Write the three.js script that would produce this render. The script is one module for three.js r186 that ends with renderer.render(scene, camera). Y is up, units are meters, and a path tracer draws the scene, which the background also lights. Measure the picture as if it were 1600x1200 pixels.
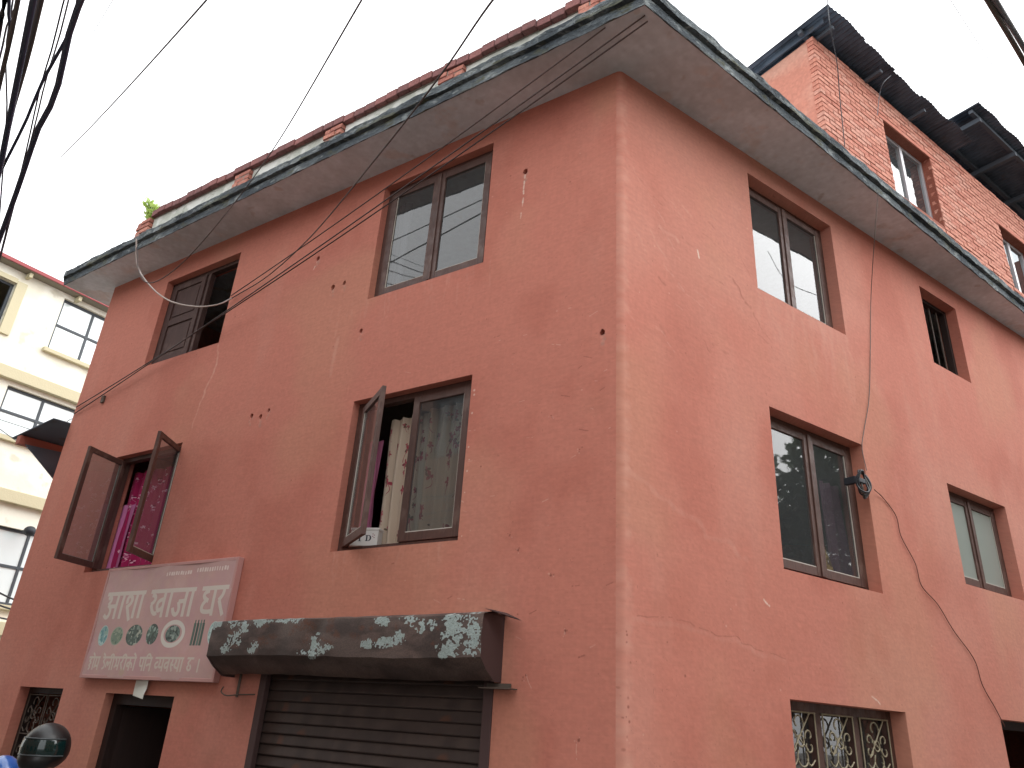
import * as THREE from 'three';
import { RoundedBoxGeometry } from 'three/addons/geometries/RoundedBoxGeometry.js';
import { mergeGeometries, toCreasedNormals } from 'three/addons/utils/BufferGeometryUtils.js';
import { MarchingCubes } from 'three/addons/objects/MarchingCubes.js';

/* ------------------------------------------------------------------ camera, sky, sun, exposure */
const EYE = 1.9;                                   // eye height above the road
const scene = new THREE.Scene();
const FPX = 1172.28, HALF = 0.591405;              // focal length in photo pixels; half of the bend between the two facades
const camera = new THREE.PerspectiveCamera(2 * Math.atan(600 / FPX) * 180 / Math.PI, 4 / 3, 0.05, 600);
camera.position.set(-0.79109, EYE, 5.11875);
camera.rotation.order = 'YXZ';
camera.rotation.set(0.428797, 0.00511, 0.064416);
camera.updateMatrixWorld(true);

const SUN = new THREE.Vector3(0.79, 0.60, 0.07).normalize();
{
  const W = 512, H = 256, d = new Float32Array(W * H * 4);
  for (let j = 0; j < H; j++) for (let i = 0; i < W; i++) {
    const el = ((j + 0.5) / H - 0.5) * Math.PI, az = ((i + 0.5) / W - 0.5) * 2 * Math.PI;
    const x = Math.cos(el) * Math.cos(az), y = Math.sin(el), z = Math.cos(el) * Math.sin(az);
    let v = y > 0 ? 1.5 + 0.6 * y : 1.5;
    const c = Math.max(0, x * SUN.x + y * SUN.y + z * SUN.z);
    v += 0.2 * Math.pow(c, 3) + 3.1 * Math.pow(c, 14);
    const m = 0.5 * Math.sin(3.1 * x + 2 * z + 1.3 * Math.sin(2.7 * z + y)) + 0.5 * Math.sin(5.3 * z - 4.1 * y + 1.7 * Math.sin(3.9 * x));
    v *= 1 + 0.07 * m;
    const k = 4 * (j * W + i);
    d[k] = v * 0.985; d[k + 1] = v; d[k + 2] = v * 1.02; d[k + 3] = 1;
  }
  const sky = new THREE.DataTexture(d, W, H, THREE.RGBAFormat, THREE.FloatType);
  sky.mapping = THREE.EquirectangularReflectionMapping; sky.magFilter = THREE.LinearFilter; sky.minFilter = THREE.LinearFilter; sky.needsUpdate = true;
  scene.background = sky; scene.environment = sky;
}
const sun = new THREE.DirectionalLight(0xfff4e6, 0.5);
sun.position.copy(SUN).multiplyScalar(60); sun.castShadow = true; sun.shadow.radius = 120;
sun.shadow.mapSize.set(2048, 2048);
Object.assign(sun.shadow.camera, { left: -25, right: 25, top: 25, bottom: -25, near: 1, far: 140 });
scene.add(sun, sun.target);
const renderer = new THREE.WebGLRenderer({ antialias: true });
renderer.toneMapping = THREE.LinearToneMapping; renderer.toneMappingExposure = 1.2;
renderer.shadowMap.enabled = true;

/* ------------------------------------------------------------------ helpers */
const V = (x, y, z) => new THREE.Vector3(x, y, z);
let seed = 20240517;
const rnd = () => { seed = (seed + 0x6D2B79F5) | 0; let t = Math.imul(seed ^ (seed >>> 15), 1 | seed); t = (t + Math.imul(t ^ (t >>> 7), 61 | t)) ^ t; return ((t ^ (t >>> 14)) >>> 0) / 4294967296; };
const rr = (a, b) => a + (b - a) * rnd();
const clamp = (x, a = 0, b = 1) => Math.min(b, Math.max(a, x));
const lerp = (a, b, t) => a + (b - a) * t;
const sm = (a, b, x) => { const t = clamp((x - a) / (b - a)); return t * t * (3 - 2 * t); };
function hash2(i, j) { let h = Math.imul(i, 374761393) + Math.imul(j, 668265263); h = Math.imul(h ^ (h >>> 13), 1274126177); return ((h ^ (h >>> 16)) >>> 0) / 4294967296; }
function vn(x, y) { const i = Math.floor(x), j = Math.floor(y); let u = x - i, v = y - j; u = u * u * (3 - 2 * u); v = v * v * (3 - 2 * v); const a = hash2(i, j), b = hash2(i + 1, j), c = hash2(i, j + 1), d = hash2(i + 1, j + 1); return a + (b - a) * u + (c - a) * v + (a - b - c + d) * u * v; }
function fbm(x, y, o = 4) { let s = 0, a = 0.5, n = 0; for (let k = 0; k < o; k++) { s += a * vn(x, y); n += a; x = x * 2.03 + 17.1; y = y * 2.03 + 9.7; a *= 0.5; } return s / n; }

const cs = Math.cos(HALF), sn = Math.sin(HALF);
const dl = V(-cs, 0, -sn), dr = V(cs, 0, -sn), nl = V(-sn, 0, cs), nr = V(sn, 0, cs);
const L = (u, y, o = 0) => V(0, y + EYE, 0).addScaledVector(dl, u).addScaledVector(nl, o);   // on the shop facade: u from the corner, y from eye level, o outwards
const R = (u, y, o = 0) => V(0, y + EYE, 0).addScaledVector(dr, u).addScaledVector(nr, o);   // on the other facade
const dirPx = (x, y) => V((x - 800) / FPX, (600 - y) / FPX, -1).applyQuaternion(camera.quaternion);
const atPx = (x, y, t) => camera.position.clone().addScaledVector(dirPx(x, y), t);
function onPlane(x, y, n, c) { const r = dirPx(x, y); return camera.position.clone().addScaledVector(r, (c - n.dot(camera.position)) / n.dot(r)); }
const pxL = (x, y, o = 0) => onPlane(x, y, nl, o), pxR = (x, y, o = 0) => onPlane(x, y, nr, o);
const pxY = (x, y, h) => onPlane(x, y, V(0, 1, 0), h + EYE);

const used = {};
function numbered(n) { const k = used[n] = (used[n] ?? -1) + 1; return k ? n + '_' + String(k).padStart(3, '0') : n; }
function shadows(o) { o.traverse(m => { if (m.isMesh) { m.castShadow = true; m.receiveShadow = true; } }); return o; }
function thing(name, label, category, group, kind) {
  const o = new THREE.Group(); o.name = numbered(name); scene.add(o); o.userData = kind ? { kind, label, category } : { label, category };
  if (group) o.userData.group = group; return o;
}
function frameL(o) { o.rotation.y = -HALF; return o; }   // local x to the right along the shop facade, z outwards
function frameR(o) { o.rotation.y = HALF; return o; }
function nonIdx(g) { return g.index ? g.toNonIndexed() : g; }
function boxUV(g) {      // uv in metres by the dominant direction of each face
  const p = g.attributes.position, n = g.attributes.normal, uv = new Float32Array(p.count * 2);
  for (let i = 0; i < p.count; i++) {
    const ax = Math.abs(n.getX(i)), ay = Math.abs(n.getY(i)), az = Math.abs(n.getZ(i));
    if (az >= ax && az >= ay) { uv[2 * i] = p.getX(i); uv[2 * i + 1] = p.getY(i); }
    else if (ax >= ay) { uv[2 * i] = p.getZ(i) + 0.37; uv[2 * i + 1] = p.getY(i); }
    else { uv[2 * i] = p.getX(i); uv[2 * i + 1] = p.getZ(i) + 0.71; }
  }
  g.setAttribute('uv', new THREE.BufferAttribute(uv, 2)); return g;
}
function join(list, keepUV) {
  const gs = list.map(g0 => { let g = nonIdx(g0); for (const k of Object.keys(g.attributes)) if (!['position', 'normal', 'uv'].includes(k)) g.deleteAttribute(k); if (!keepUV) boxUV(g); return g; });
  return gs.length === 1 ? gs[0] : mergeGeometries(gs);
}
function mesh(name, list, mat, parent = scene, keepUV) {
  const g = join(Array.isArray(list) ? list : [list], keepUV);
  const m = new THREE.Mesh(g, mat); m.name = parent === scene ? numbered(name) : name; m.castShadow = m.receiveShadow = true; parent.add(m); return m;
}
function tag(o, label, category, group, kind) { o.userData.label = label; o.userData.category = category; if (group) o.userData.group = group; if (kind) o.userData.kind = kind; return o; }
function box(x0, x1, y0, y1, z0, z1, r = 0.004) {
  const w = x1 - x0, h = y1 - y0, d = z1 - z0; r = Math.min(r, Math.abs(w) * 0.3, Math.abs(h) * 0.3, Math.abs(d) * 0.3);
  const g = r > 0 ? new RoundedBoxGeometry(w, h, d, 1, r) : new THREE.BoxGeometry(w, h, d); g.translate((x0 + x1) / 2, (y0 + y1) / 2, (z0 + z1) / 2); return g;
}
function tube(pts, r, seg, radial = 6, closed = false) { return new THREE.TubeGeometry(new THREE.CatmullRomCurve3(pts, closed, 'catmullrom', 0.5), seg ?? Math.max(2, pts.length * 6), r, radial, closed); }
function dataTex(W, H, f, srgb, rx = 1, ry = 1) {
  const d = new Uint8Array(W * H * 4);
  for (let j = 0; j < H; j++) for (let i = 0; i < W; i++) { const c = f(i / W, j / H, i, j), k = 4 * (j * W + i); if (c.length) { d[k] = clamp(c[0], 0, 255); d[k + 1] = clamp(c[1], 0, 255); d[k + 2] = clamp(c[2], 0, 255); d[k + 3] = c.length > 3 ? c[3] : 255; } }
  const t = new THREE.DataTexture(d, W, H); t.magFilter = THREE.LinearFilter; t.minFilter = THREE.LinearMipmapLinearFilter; t.generateMipmaps = true; t.wrapS = t.wrapT = THREE.RepeatWrapping; t.repeat.set(rx, ry);
  if (srgb) t.colorSpace = THREE.SRGBColorSpace; t.needsUpdate = true; return t;
}
function mixc(a, b, t) { return [lerp(a[0], b[0], t), lerp(a[1], b[1], t), lerp(a[2], b[2], t)]; }
// tileable noise: period p cells
function tn(x, y, p) { const i = Math.floor(x), j = Math.floor(y); let u = x - i, v = y - j; u = u * u * (3 - 2 * u); v = v * v * (3 - 2 * v); const m = k => ((k % p) + p) % p; const a = hash2(m(i), m(j)), b = hash2(m(i + 1), m(j)), c = hash2(m(i), m(j + 1)), d = hash2(m(i + 1), m(j + 1)); return a + (b - a) * u + (c - a) * v + (a - b - c + d) * u * v; }
function tfbm(x, y, p, o = 4) { let s = 0, a = 0.5, n = 0; for (let k = 0; k < o; k++) { s += a * tn(x * p, y * p, p); n += a; p *= 2; a *= 0.55; } return s / n; }
const M = (o) => new THREE.MeshStandardMaterial(Object.assign({ roughness: 0.9, metalness: 0 }, o));
const P = (o) => new THREE.MeshPhysicalMaterial(o);

/* ------------------------------------------------------------------ textures and materials */
const bumpPlaster = dataTex(512, 512, (u, v) => { const b = 255 * (0.55 * tfbm(u, v, 6, 4) + 0.45 * tfbm(u + 0.3, v * 1.0, 48, 3)); return [b, b, b]; }, false, 1, 1);
function bumpRep(rx, ry) { const t = bumpPlaster.clone(); t.repeat.set(rx, ry); t.needsUpdate = true; return t; }

// red limewash on plaster: worn and rubbed patches, brush drag, drips and scratches where the photograph shows them
function facadeTexture(W, H, x0, y0, w, h, sd, marks) {
  const RED = [187, 117, 100], PALE = [197, 147, 130], DEEP = [170, 98, 82], OCHRE = [186, 132, 107], px = W / w;
  const buf = new Float32Array(W * H * 3);
  for (let j = 0; j < H; j++) for (let i = 0; i < W; i++) {
    const x = x0 + (i / W) * w, y = y0 + (j / H) * h;
    const big = fbm(x * 0.55 + sd, y * 0.42 + 3.1, 4), mid = fbm(x * 1.7 + sd * 2, y * 1.25, 4), strk = fbm(x * 2.2 + sd, y * 0.7 + 7, 4), fine = vn(x * 38, y * 55 + sd), brush = vn(x * 7 + sd, y * 95), brush2 = vn(x * 70 + 3, y * 9 + sd);
    let c = mixc(RED, DEEP, sm(0.5, 0.72, mid) * 0.4);
    c = mixc(c, PALE, sm(0.46, 0.72, big) * 0.46 * (0.7 + 0.3 * strk));
    c = mixc(c, PALE, sm(0.56, 0.78, strk) * 0.16);
    c = mixc(c, OCHRE, sm(0.52, 0.75, fbm(x * 0.9 + 40, y * 0.8 + sd, 3)) * 0.45);
    const g = 1 + 0.05 * (fine - 0.5) + 0.028 * (brush - 0.5) + 0.02 * (brush2 - 0.5);
    const speck = vn(x * 61 + 11, y * 61 + sd) > 0.975 ? 0.86 : 1;
    const k = 3 * (j * W + i); buf[k] = c[0] * g * speck; buf[k + 1] = c[1] * g * speck; buf[k + 2] = c[2] * g * speck;
  }
  const dab = (x, y, r, col, a) => {
    const ci = (x - x0) * px, cj = (y - y0) * H / h, R0 = Math.max(1, r * px);
    for (let j = Math.max(0, Math.floor(cj - R0 - 1)); j <= Math.min(H - 1, cj + R0 + 1); j++) for (let i = Math.max(0, Math.floor(ci - R0 - 1)); i <= Math.min(W - 1, ci + R0 + 1); i++) {
      const q = Math.hypot(i - ci, j - cj) / R0; if (q >= 1.15) continue; const t = a * sm(1.15, 0.35, q); const k = 3 * (j * W + i);
      for (let m = 0; m < 3; m++) buf[k + m] = lerp(buf[k + m], col[m], t);
    }
  };
  marks(dab, (pts, r, col, a, wob = 0.02, gap = 0) => {
    for (let s = 0; s + 1 < pts.length; s++) { const A = pts[s], B = pts[s + 1], len = Math.hypot(B[0] - A[0], B[1] - A[1]), n = Math.ceil(len / (r * 0.8)); for (let q = 0; q < n; q++) { const t = q / n; const x = lerp(A[0], B[0], t), y = lerp(A[1], B[1], t); if (gap && vn(x * 30 + sd, y * 30) < gap) continue; const o = (fbm(x * 6 + sd, y * 6, 3) - 0.5) * wob * 2; dab(x + o, y + o * 0.6, r * rr(0.7, 1.3), col, a * rr(0.4, 1)); } }
  });
  return dataTex(W, H, (u, v, i, j) => { const k = 3 * (j * W + i); return [buf[k], buf[k + 1], buf[k + 2]]; }, true);
}
const WHITE = [216, 196, 182], PALEM = [203, 154, 137], DARKM = [128, 74, 62], GREYM = [150, 132, 120];
const holesL = [[0.991, 4.828, 0.03], [0.159, 2.879, 0.026], [3.759, 4.713, 0.03], [3.42, 4.232, 0.033], [3.249, 4.239, 0.026], [2.875, 3.559, 0.026], [4.338, 2.877, 0.028], [4.184, 2.843, 0.028], [4.069, 2.897, 0.022]];
const LW = 8.245, LB = -2.1, TOP = 5.62, RW = 10.4;
const texL = facadeTexture(2048, 1900, -LW, LB, LW, TOP - LB, 3.7, (dab, line) => {
  for (const [u, y, r] of holesL) { for (let k = 0; k < 5; k++) dab(-u + rr(-1, 1) * r * 0.8, y - r - k * 0.02, r * rr(0.5, 1), k % 2 ? PALEM : GREYM, 0.3); }
  line([[-0.991, 4.79], [-1.0, 4.62], [-1.005, 4.45]], 0.010, WHITE, 0.85, 0.012, 0.55); line([[-1.005, 4.45], [-1.015, 4.28]], 0.007, WHITE, 0.6, 0.012, 0.62);
  line([[-3.76, 4.68], [-3.8, 4.57]], 0.008, WHITE, 0.7, 0.01, 0.5);
  line([[-5.28, 3.95], [-5.2, 3.7], [-5.27, 3.45], [-5.33, 3.2]], 0.02, PALEM, 0.5, 0.05); line([[-5.33, 3.2], [-5.36, 2.9]], 0.014, PALEM, 0.35, 0.05);
  line([[-3.2, 3.55], [-3.22, 3.1]], 0.03, PALEM, 0.3, 0.03);
  for (let k = 0; k < 26; k++) { const x = rr(-3.4, -1.2), y = 3.93; line([[x, y], [x + rr(-0.02, 0.02), y - rr(0.1, 0.45)]], rr(0.01, 0.03), PALEM, rr(0.05, 0.14), 0.03, 0.3); }
  for (let k = 0; k < 18; k++) { const x = rr(-2.8, -1.4); line([[x, 1.31], [x + rr(-0.02, 0.02), 1.31 - rr(0.08, 0.35)]], rr(0.01, 0.024), PALEM, rr(0.05, 0.14), 0.03, 0.3); }
  for (let k = 0; k < 60; k++) { const x = rr(-2.2, -0.1), y = rr(0.2, 3.2), l = rr(0.01, 0.09), a = rr(-0.5, 0.5); line([[x, y], [x + l * Math.cos(a), y + l * Math.sin(a)]], rr(0.0025, 0.006), rnd() < 0.6 ? PALEM : DARKM, rr(0.4, 0.8), 0.01, 0.35); }
  for (let k = 0; k < 90; k++) dab(rr(-LW, 0), rr(-1, 5.5), rr(0.004, 0.012), rnd() < 0.5 ? DARKM : PALEM, rr(0.4, 0.8));
  for (const [x, y] of [[-0.92, 1.32], [-0.84, 1.2], [-0.6, 2.24], [-0.55, 1.0], [-0.72, 0.33], [-0.3, -0.05], [-0.42, 0.62], [-0.34, 1.92]]) { dab(x, y, rr(0.006, 0.013), DARKM, 0.9); for (let k = 0; k < 5; k++) dab(x + rr(-0.03, 0.03), y + rr(-0.04, 0.02), rr(0.004, 0.009), rnd() < 0.5 ? PALEM : DARKM, 0.6); if (rnd() < 0.4) line([[x, y], [x + rr(-0.02, 0.06), y - rr(0.03, 0.12)]], 0.004, PALEM, 0.7, 0.03, 0.3); }
  for (let k = 0; k < 40; k++) dab(rr(-0.95, -0.4), rr(-0.75, -0.35), rr(0.02, 0.08), GREYM, rr(0.05, 0.16));
  for (let k = 0; k < 60; k++) dab(rr(-4.4, -3.5), rr(-1.6, 0.1), rr(0.03, 0.12), [140, 98, 80], rr(0.05, 0.14));
  for (const e of [[-2.855, 3.925, 5.368], [-2.816, 1.318, 2.768]]) for (let k = 0; k < 8; k++) dab(e[0] + 1.43 + rr(0, 0.02), rr(e[1], e[2]), rr(0.006, 0.014), WHITE, 0.7);
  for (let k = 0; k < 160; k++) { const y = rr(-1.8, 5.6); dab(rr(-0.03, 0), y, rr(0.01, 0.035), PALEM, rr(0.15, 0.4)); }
});
const texR = facadeTexture(2048, 1500, 0, LB, RW, TOP - LB, 12.4, (dab, line) => {
  for (let k = 0; k < 420; k++) { const y = rr(-1.8, 5.6); dab(Math.abs(rr(-0.08, 0.08)), y, rr(0.02, 0.06), [202, 150, 132], rr(0.06, 0.2)); }  // highlight along the rounded corner, put into the colour as a paler strip
  line([[0.05, 1.75], [0.45, 1.6], [0.85, 1.42], [1.35, 1.3]], 0.03, PALEM, 0.16, 0.08); line([[0.1, 0.72], [0.5, 0.76], [0.8, 0.72], [1.3, 0.66], [1.7, 0.6]], 0.004, DARKM, 0.3, 0.05, 0.35); line([[0.1, 0.7], [0.8, 0.7], [1.7, 0.58]], 0.025, PALEM, 0.14, 0.05);
  line([[0.93, 4.02], [0.95, 3.93]], 0.010, WHITE, 0.9, 0.01); line([[1.5, 1.02], [1.57, 0.98]], 0.009, WHITE, 0.8, 0.04, 0.45); line([[2.78, 0.4], [2.92, 0.36]], 0.008, WHITE, 0.7, 0.03, 0.45);
  for (let k = 0; k < 60; k++) { const x = rr(1.75, 3.25); line([[x, 3.95], [x + rr(-0.05, 0.05), 3.95 - rr(0.15, 0.9)]], rr(0.015, 0.05), PALEM, rr(0.03, 0.09), 0.06, 0.2); }
  for (let k = 0; k < 50; k++) { const x = rr(3.2, 9), y = rr(2.4, 5.3); line([[x, y], [x + rr(-0.05, 0.05), y - rr(0.3, 1.2)]], rr(0.03, 0.07), [200, 155, 134], rr(0.03, 0.09), 0.08, 0.2); }
  for (let k = 0; k < 40; k++) { const x = rr(0.05, 1.7), y = rr(3.0, 4.6), l = rr(0.1, 0.4), a = rr(-0.9, -0.2); line([[x, y], [x + l * Math.cos(a), y + l * Math.sin(a)]], rr(0.006, 0.02), rnd() < 0.6 ? PALEM : DARKM, rr(0.1, 0.25), 0.05, 0.3); }
  for (let k = 0; k < 120; k++) dab(rr(0, RW), rr(-1, 5.5), rr(0.004, 0.012), rnd() < 0.5 ? DARKM : PALEM, rr(0.4, 0.8));
  for (let k = 0; k < 16; k++) { dab(rr(0.005, 0.09), 0.36 + rr(-0.45, 0.35), rr(0.004, 0.012), rnd() < 0.6 ? DARKM : PALEM, rr(0.3, 0.8)); }
  for (let k = 0; k < 80; k++) dab(rr(0.3, 3.6), rr(-1.2, 1), rr(0.05, 0.25), [164, 92, 74], rr(0.05, 0.14));
});
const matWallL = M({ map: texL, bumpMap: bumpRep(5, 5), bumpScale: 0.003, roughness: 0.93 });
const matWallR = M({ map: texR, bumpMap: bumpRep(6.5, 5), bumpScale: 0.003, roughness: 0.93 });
const redTile = dataTex(512, 512, (u, v) => { let c = mixc([187, 116, 97], [198, 146, 128], sm(0.45, 0.75, tfbm(u, v, 4, 5)) * 0.6); const g = 0.94 + 0.12 * tfbm(u, v, 64, 2); return [c[0] * g, c[1] * g, c[2] * g]; }, true, 0.5, 0.5);
const matRed = M({ map: redTile, bumpMap: bumpRep(0.7, 0.7), bumpScale: 0.004 });
const veiledTile = dataTex(512, 512, (u, v) => { let c = mixc([186, 122, 103], [193, 143, 124], sm(0.4, 0.7, tfbm(u, v, 4, 5))); const g = 0.94 + 0.12 * tfbm(u, v, 64, 2); return [c[0] * g, c[1] * g, c[2] * g]; }, true, 0.5, 0.5);  // red plaster paled: haze against the bright sky put into its colour
const matRedVeiled = M({ map: veiledTile, bumpMap: bumpRep(0.7, 0.7), bumpScale: 0.004 });
const woodTex = dataTex(256, 512, (u, v) => { const n = tfbm(u, v * 0.12, 32, 3), m = tfbm(u, v, 5, 4); const c = mixc([92, 64, 55], [70, 47, 41], n); const d = mixc(c, [116, 96, 86], sm(0.58, 0.75, m) * 0.5); return d; }, true, 2, 1);
const woodRough = dataTex(128, 128, (u, v) => { const b = 120 + 110 * tfbm(u, v, 8, 4); return [b, b, b]; }, false, 3, 3);
const matWood = M({ map: woodTex, roughnessMap: woodRough, roughness: 0.85, bumpMap: woodTex, bumpScale: 0.001 });
const matWoodDark = M({ map: woodTex, color: 0x8a7e7c, roughness: 0.7 });
const matWoodGrey = M({ map: woodTex, color: 0xd8d0d4, roughness: 0.8 });
const matPutty = M({ color: 0xb9b2a8, roughness: 0.9 });
const glassBump = dataTex(256, 256, (u, v) => { const b = 255 * tfbm(u, v, 3, 2); return [b, b, b]; }, false, 0.8, 0.8);
const matGlass = P({ color: 0xc2c8ca, transmission: 0.93, thickness: 0, roughness: 0.02, ior: 1.72, bumpMap: glassBump, bumpScale: 0.0012, side: THREE.DoubleSide });
const matFrost = P({ color: 0xa4aca4, transmission: 0.3, thickness: 0, roughness: 0.3, ior: 1.6, side: THREE.DoubleSide });
const soffTex = dataTex(1024, 1024, (u, v) => { const a = tfbm(u, v, 4, 6), b = tfbm(u + 0.4, v + 0.2, 9, 5), c = tfbm(u, v, 60, 2); let k = mixc([210, 219, 226], [190, 197, 202], sm(0.4, 0.7, a)); k = mixc(k, [198, 176, 166], sm(0.62, 0.8, b) * 0.35); k = mixc(k, [166, 158, 152], sm(0.72, 0.84, tfbm(u + 0.7, v, 14, 4)) * 0.4); const g = 0.95 + 0.1 * c; return [k[0] * g, k[1] * g, k[2] * g]; }, true, 0.32, 0.32);
const matSoffit = M({ map: soffTex, bumpMap: bumpRep(0.6, 0.6), bumpScale: 0.006 });
const fasTex = dataTex(1024, 512, (u, v) => { const a = tfbm(u, v, 8, 5), b = tfbm(u + 0.2, v + 0.5, 20, 4), c = tfbm(u + 0.6, v + 0.1, 90, 2); let k = mixc([98, 106, 110], [62, 70, 76], sm(0.35, 0.66, a)); k = mixc(k, [158, 164, 162], sm(0.58, 0.72, b) * 0.6); k = mixc(k, [86, 86, 64], sm(0.6, 0.78, tfbm(u + 0.1, v + 0.8, 12, 4)) * 0.7); const g = 0.8 + 0.4 * c; return [k[0] * g, k[1] * g, k[2] * g]; }, true, 0.45, 0.9);
const matFascia = M({ map: fasTex, bumpMap: bumpRep(3, 3), bumpScale: 0.03 });
const whiteTex = dataTex(512, 512, (u, v) => { const a = tfbm(u, v, 6, 5); let k = mixc([224, 226, 220], [190, 194, 184], sm(0.45, 0.7, a)); k = mixc(k, [140, 146, 130], sm(0.66, 0.8, tfbm(u + 0.3, v, 16, 4)) * 0.6); return k; }, true, 0.7, 0.7);
const matWhiteWash = M({ map: whiteTex, bumpMap: bumpRep(1, 1), bumpScale: 0.008 });
function brickMat(a, b, sdd) { const t = dataTex(128, 128, (u, v) => { const n = tfbm(u + sdd, v, 6, 5), f = tfbm(u, v + sdd, 32, 2); const k = mixc(a, b, sm(0.3, 0.7, n)); const g = 0.86 + 0.28 * f; return [k[0] * g, k[1] * g, k[2] * g]; }, true, 3, 3); return M({ map: t, bumpMap: bumpRep(3, 3), bumpScale: 0.008 }); }
const matsBrick = [brickMat([184, 122, 106], [162, 102, 88], 0.1), brickMat([194, 134, 116], [176, 112, 96], 0.3), brickMat([178, 114, 98], [156, 98, 86], 0.6)];
const matsCoping = [brickMat([132, 86, 84], [110, 72, 70], 0.2), brickMat([144, 94, 90], [120, 80, 76], 0.5), brickMat([126, 84, 82], [104, 70, 68], 0.8)];
const matsPaintBrick = [brickMat([196, 130, 110], [180, 113, 94], 0.15), brickMat([202, 139, 119], [186, 121, 102], 0.45), brickMat([186, 118, 99], [170, 104, 87], 0.75), brickMat([199, 143, 125], [178, 121, 103], 0.9)];  // painted brick, made paler to carry the lens veil near the sky
const matMortar = M({ map: redTile, color: 0xc4b2aa, bumpMap: bumpRep(2, 2), bumpScale: 0.01 });
const matMortarGrey = M({ color: 0x8f8a80, bumpMap: bumpRep(2, 2), bumpScale: 0.01 });
const tinTex = dataTex(512, 512, (u, v) => { const a = tfbm(u, v, 5, 5); let k = mixc([86, 98, 112], [62, 72, 84], sm(0.35, 0.7, a)); k = mixc(k, [78, 70, 66], sm(0.66, 0.8, tfbm(u + 0.3, v, 10, 4)) * 0.5); return k; }, true, 0.5, 0.5);
const matTin = M({ map: tinTex, roughness: 0.72, metalness: 0.25 });
const matPurlin = M({ color: 0x4c525a });
const matAlu = M({ color: 0xb4b2b4, roughness: 0.45, metalness: 0.5 });
const matIron = M({ color: 0x9c927a, roughness: 0.6, metalness: 0.25 });
const matIronDark = M({ color: 0x5d5148, roughness: 0.7, metalness: 0.2 });
const matInside = M({ color: 0xb2a89c });
const matPinkRoom = M({ color: 0xb9688c });
const matWire = M({ color: 0x463a38, roughness: 0.7 });
const matCableDark = M({ color: 0x24272e, roughness: 0.55 }), matCableGrey = M({ color: 0x6d7178, roughness: 0.5 }), matCableBrown = M({ color: 0x56514c, roughness: 0.6 }), matCablePale = M({ color: 0xb0a49c, roughness: 0.6 }), matCableBlue = M({ color: 0x2c3850, roughness: 0.5 });

/* ------------------------------------------------------------------ the setting */
const roadTex = dataTex(512, 512, (u, v) => { const a = tfbm(u, v, 8, 5), f = tfbm(u, v, 90, 2); const k = mixc([92, 89, 85], [114, 109, 103], sm(0.35, 0.7, a)); const g = 0.8 + 0.4 * f; return [k[0] * g, k[1] * g, k[2] * g]; }, true, 0.25, 0.25);
{
  const g = new THREE.PlaneGeometry(600, 600); g.rotateX(-Math.PI / 2);
  const m = mesh('road', g, M({ map: roadTex, bumpMap: bumpRep(2, 2), bumpScale: 0.01, roughness: 0.95 })); m.userData.kind = 'structure'; m.userData.label = 'dusty grey street surface in front of the house'; m.userData.category = 'road';
}

/* ------------------------------------------------------------------ the corner house */
const house = thing('corner_house', 'three storey red plastered corner house with wide grey eaves and brown windows', 'house');
function wallWithHoles(x0, x1, y0, y1, rects, circles, depth, uvW, name, mat, rotY) {
  const s = new THREE.Shape(); s.moveTo(x0, y0); s.lineTo(x1, y0); s.lineTo(x1, y1); s.lineTo(x0, y1); s.closePath();
  for (const [a, b, c, d] of rects) { const p = new THREE.Path(); p.moveTo(a, c); p.lineTo(a, d); p.lineTo(b, d); p.lineTo(b, c); p.closePath(); s.holes.push(p); }
  for (const [x, y, r] of circles) { const p = new THREE.Path(); const n = 14; for (let k = 0; k <= n; k++) { const t = -k / n * 2 * Math.PI, q = r * (1 + 0.07 * Math.sin(3 * t + x * 20) + 0.06 * Math.sin(5 * t + x * 9)); const X = x + q * 0.88 * Math.cos(t), Y = y + q * 1.1 * Math.sin(t); k ? p.lineTo(X, Y) : p.moveTo(X, Y); } s.holes.push(p); }
  let g = new THREE.ExtrudeGeometry(s, { depth, bevelEnabled: false, curveSegments: 8 }); g.translate(0, 0, -depth); g = nonIdx(g);
  const p = g.attributes.position, uv = g.attributes.uv;
  for (let i = 0; i < p.count; i++) uv.setXY(i, (p.getX(i) + p.getZ(i) * 0.6 - uvW[0]) / uvW[1], (p.getY(i) + p.getZ(i) * 0.3 - uvW[2]) / uvW[3]);
  const m = new THREE.Mesh(g, mat); m.name = name; m.position.y = EYE; m.rotation.y = rotY; m.castShadow = m.receiveShadow = true; house.add(m); return m;
}
const CR = 0.06, CT = CR * Math.tan(HALF);
const rectsL = { W1: [-2.855, -1.40, 3.925, 5.368], W2: [-2.816, -1.409, 1.318, 2.768], W3: [-6.804, -5.272, 3.989, 5.291], W4: [-6.797, -5.488, 1.338, 2.747], G1: [-7.43, -6.52, -1.1, 0.10], DR: [-5.705, -4.57, -2.05, 0.08], SH: [-3.40, -0.985, -2.05, 0.52] };
const rectsR = { W5: [1.77, 3.194, 3.96, 5.361], W7: [5.03, 5.905, 4.25, 5.325], W6: [1.777, 3.194, 1.299, 2.734], W8: [4.78, 6.085, 1.62, 2.70], W9: [1.705, 3.275, -0.95, 0.318], W10: [4.958, 6.2, -2.05, 0.354] };
const TH = 0.24;
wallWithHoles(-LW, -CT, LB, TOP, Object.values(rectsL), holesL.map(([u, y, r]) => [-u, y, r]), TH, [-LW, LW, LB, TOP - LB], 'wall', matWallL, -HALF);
wallWithHoles(CT, RW, LB, TOP, Object.values(rectsR), [], TH, [0, RW, LB, TOP - LB], 'wall', matWallR, HALF);
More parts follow.
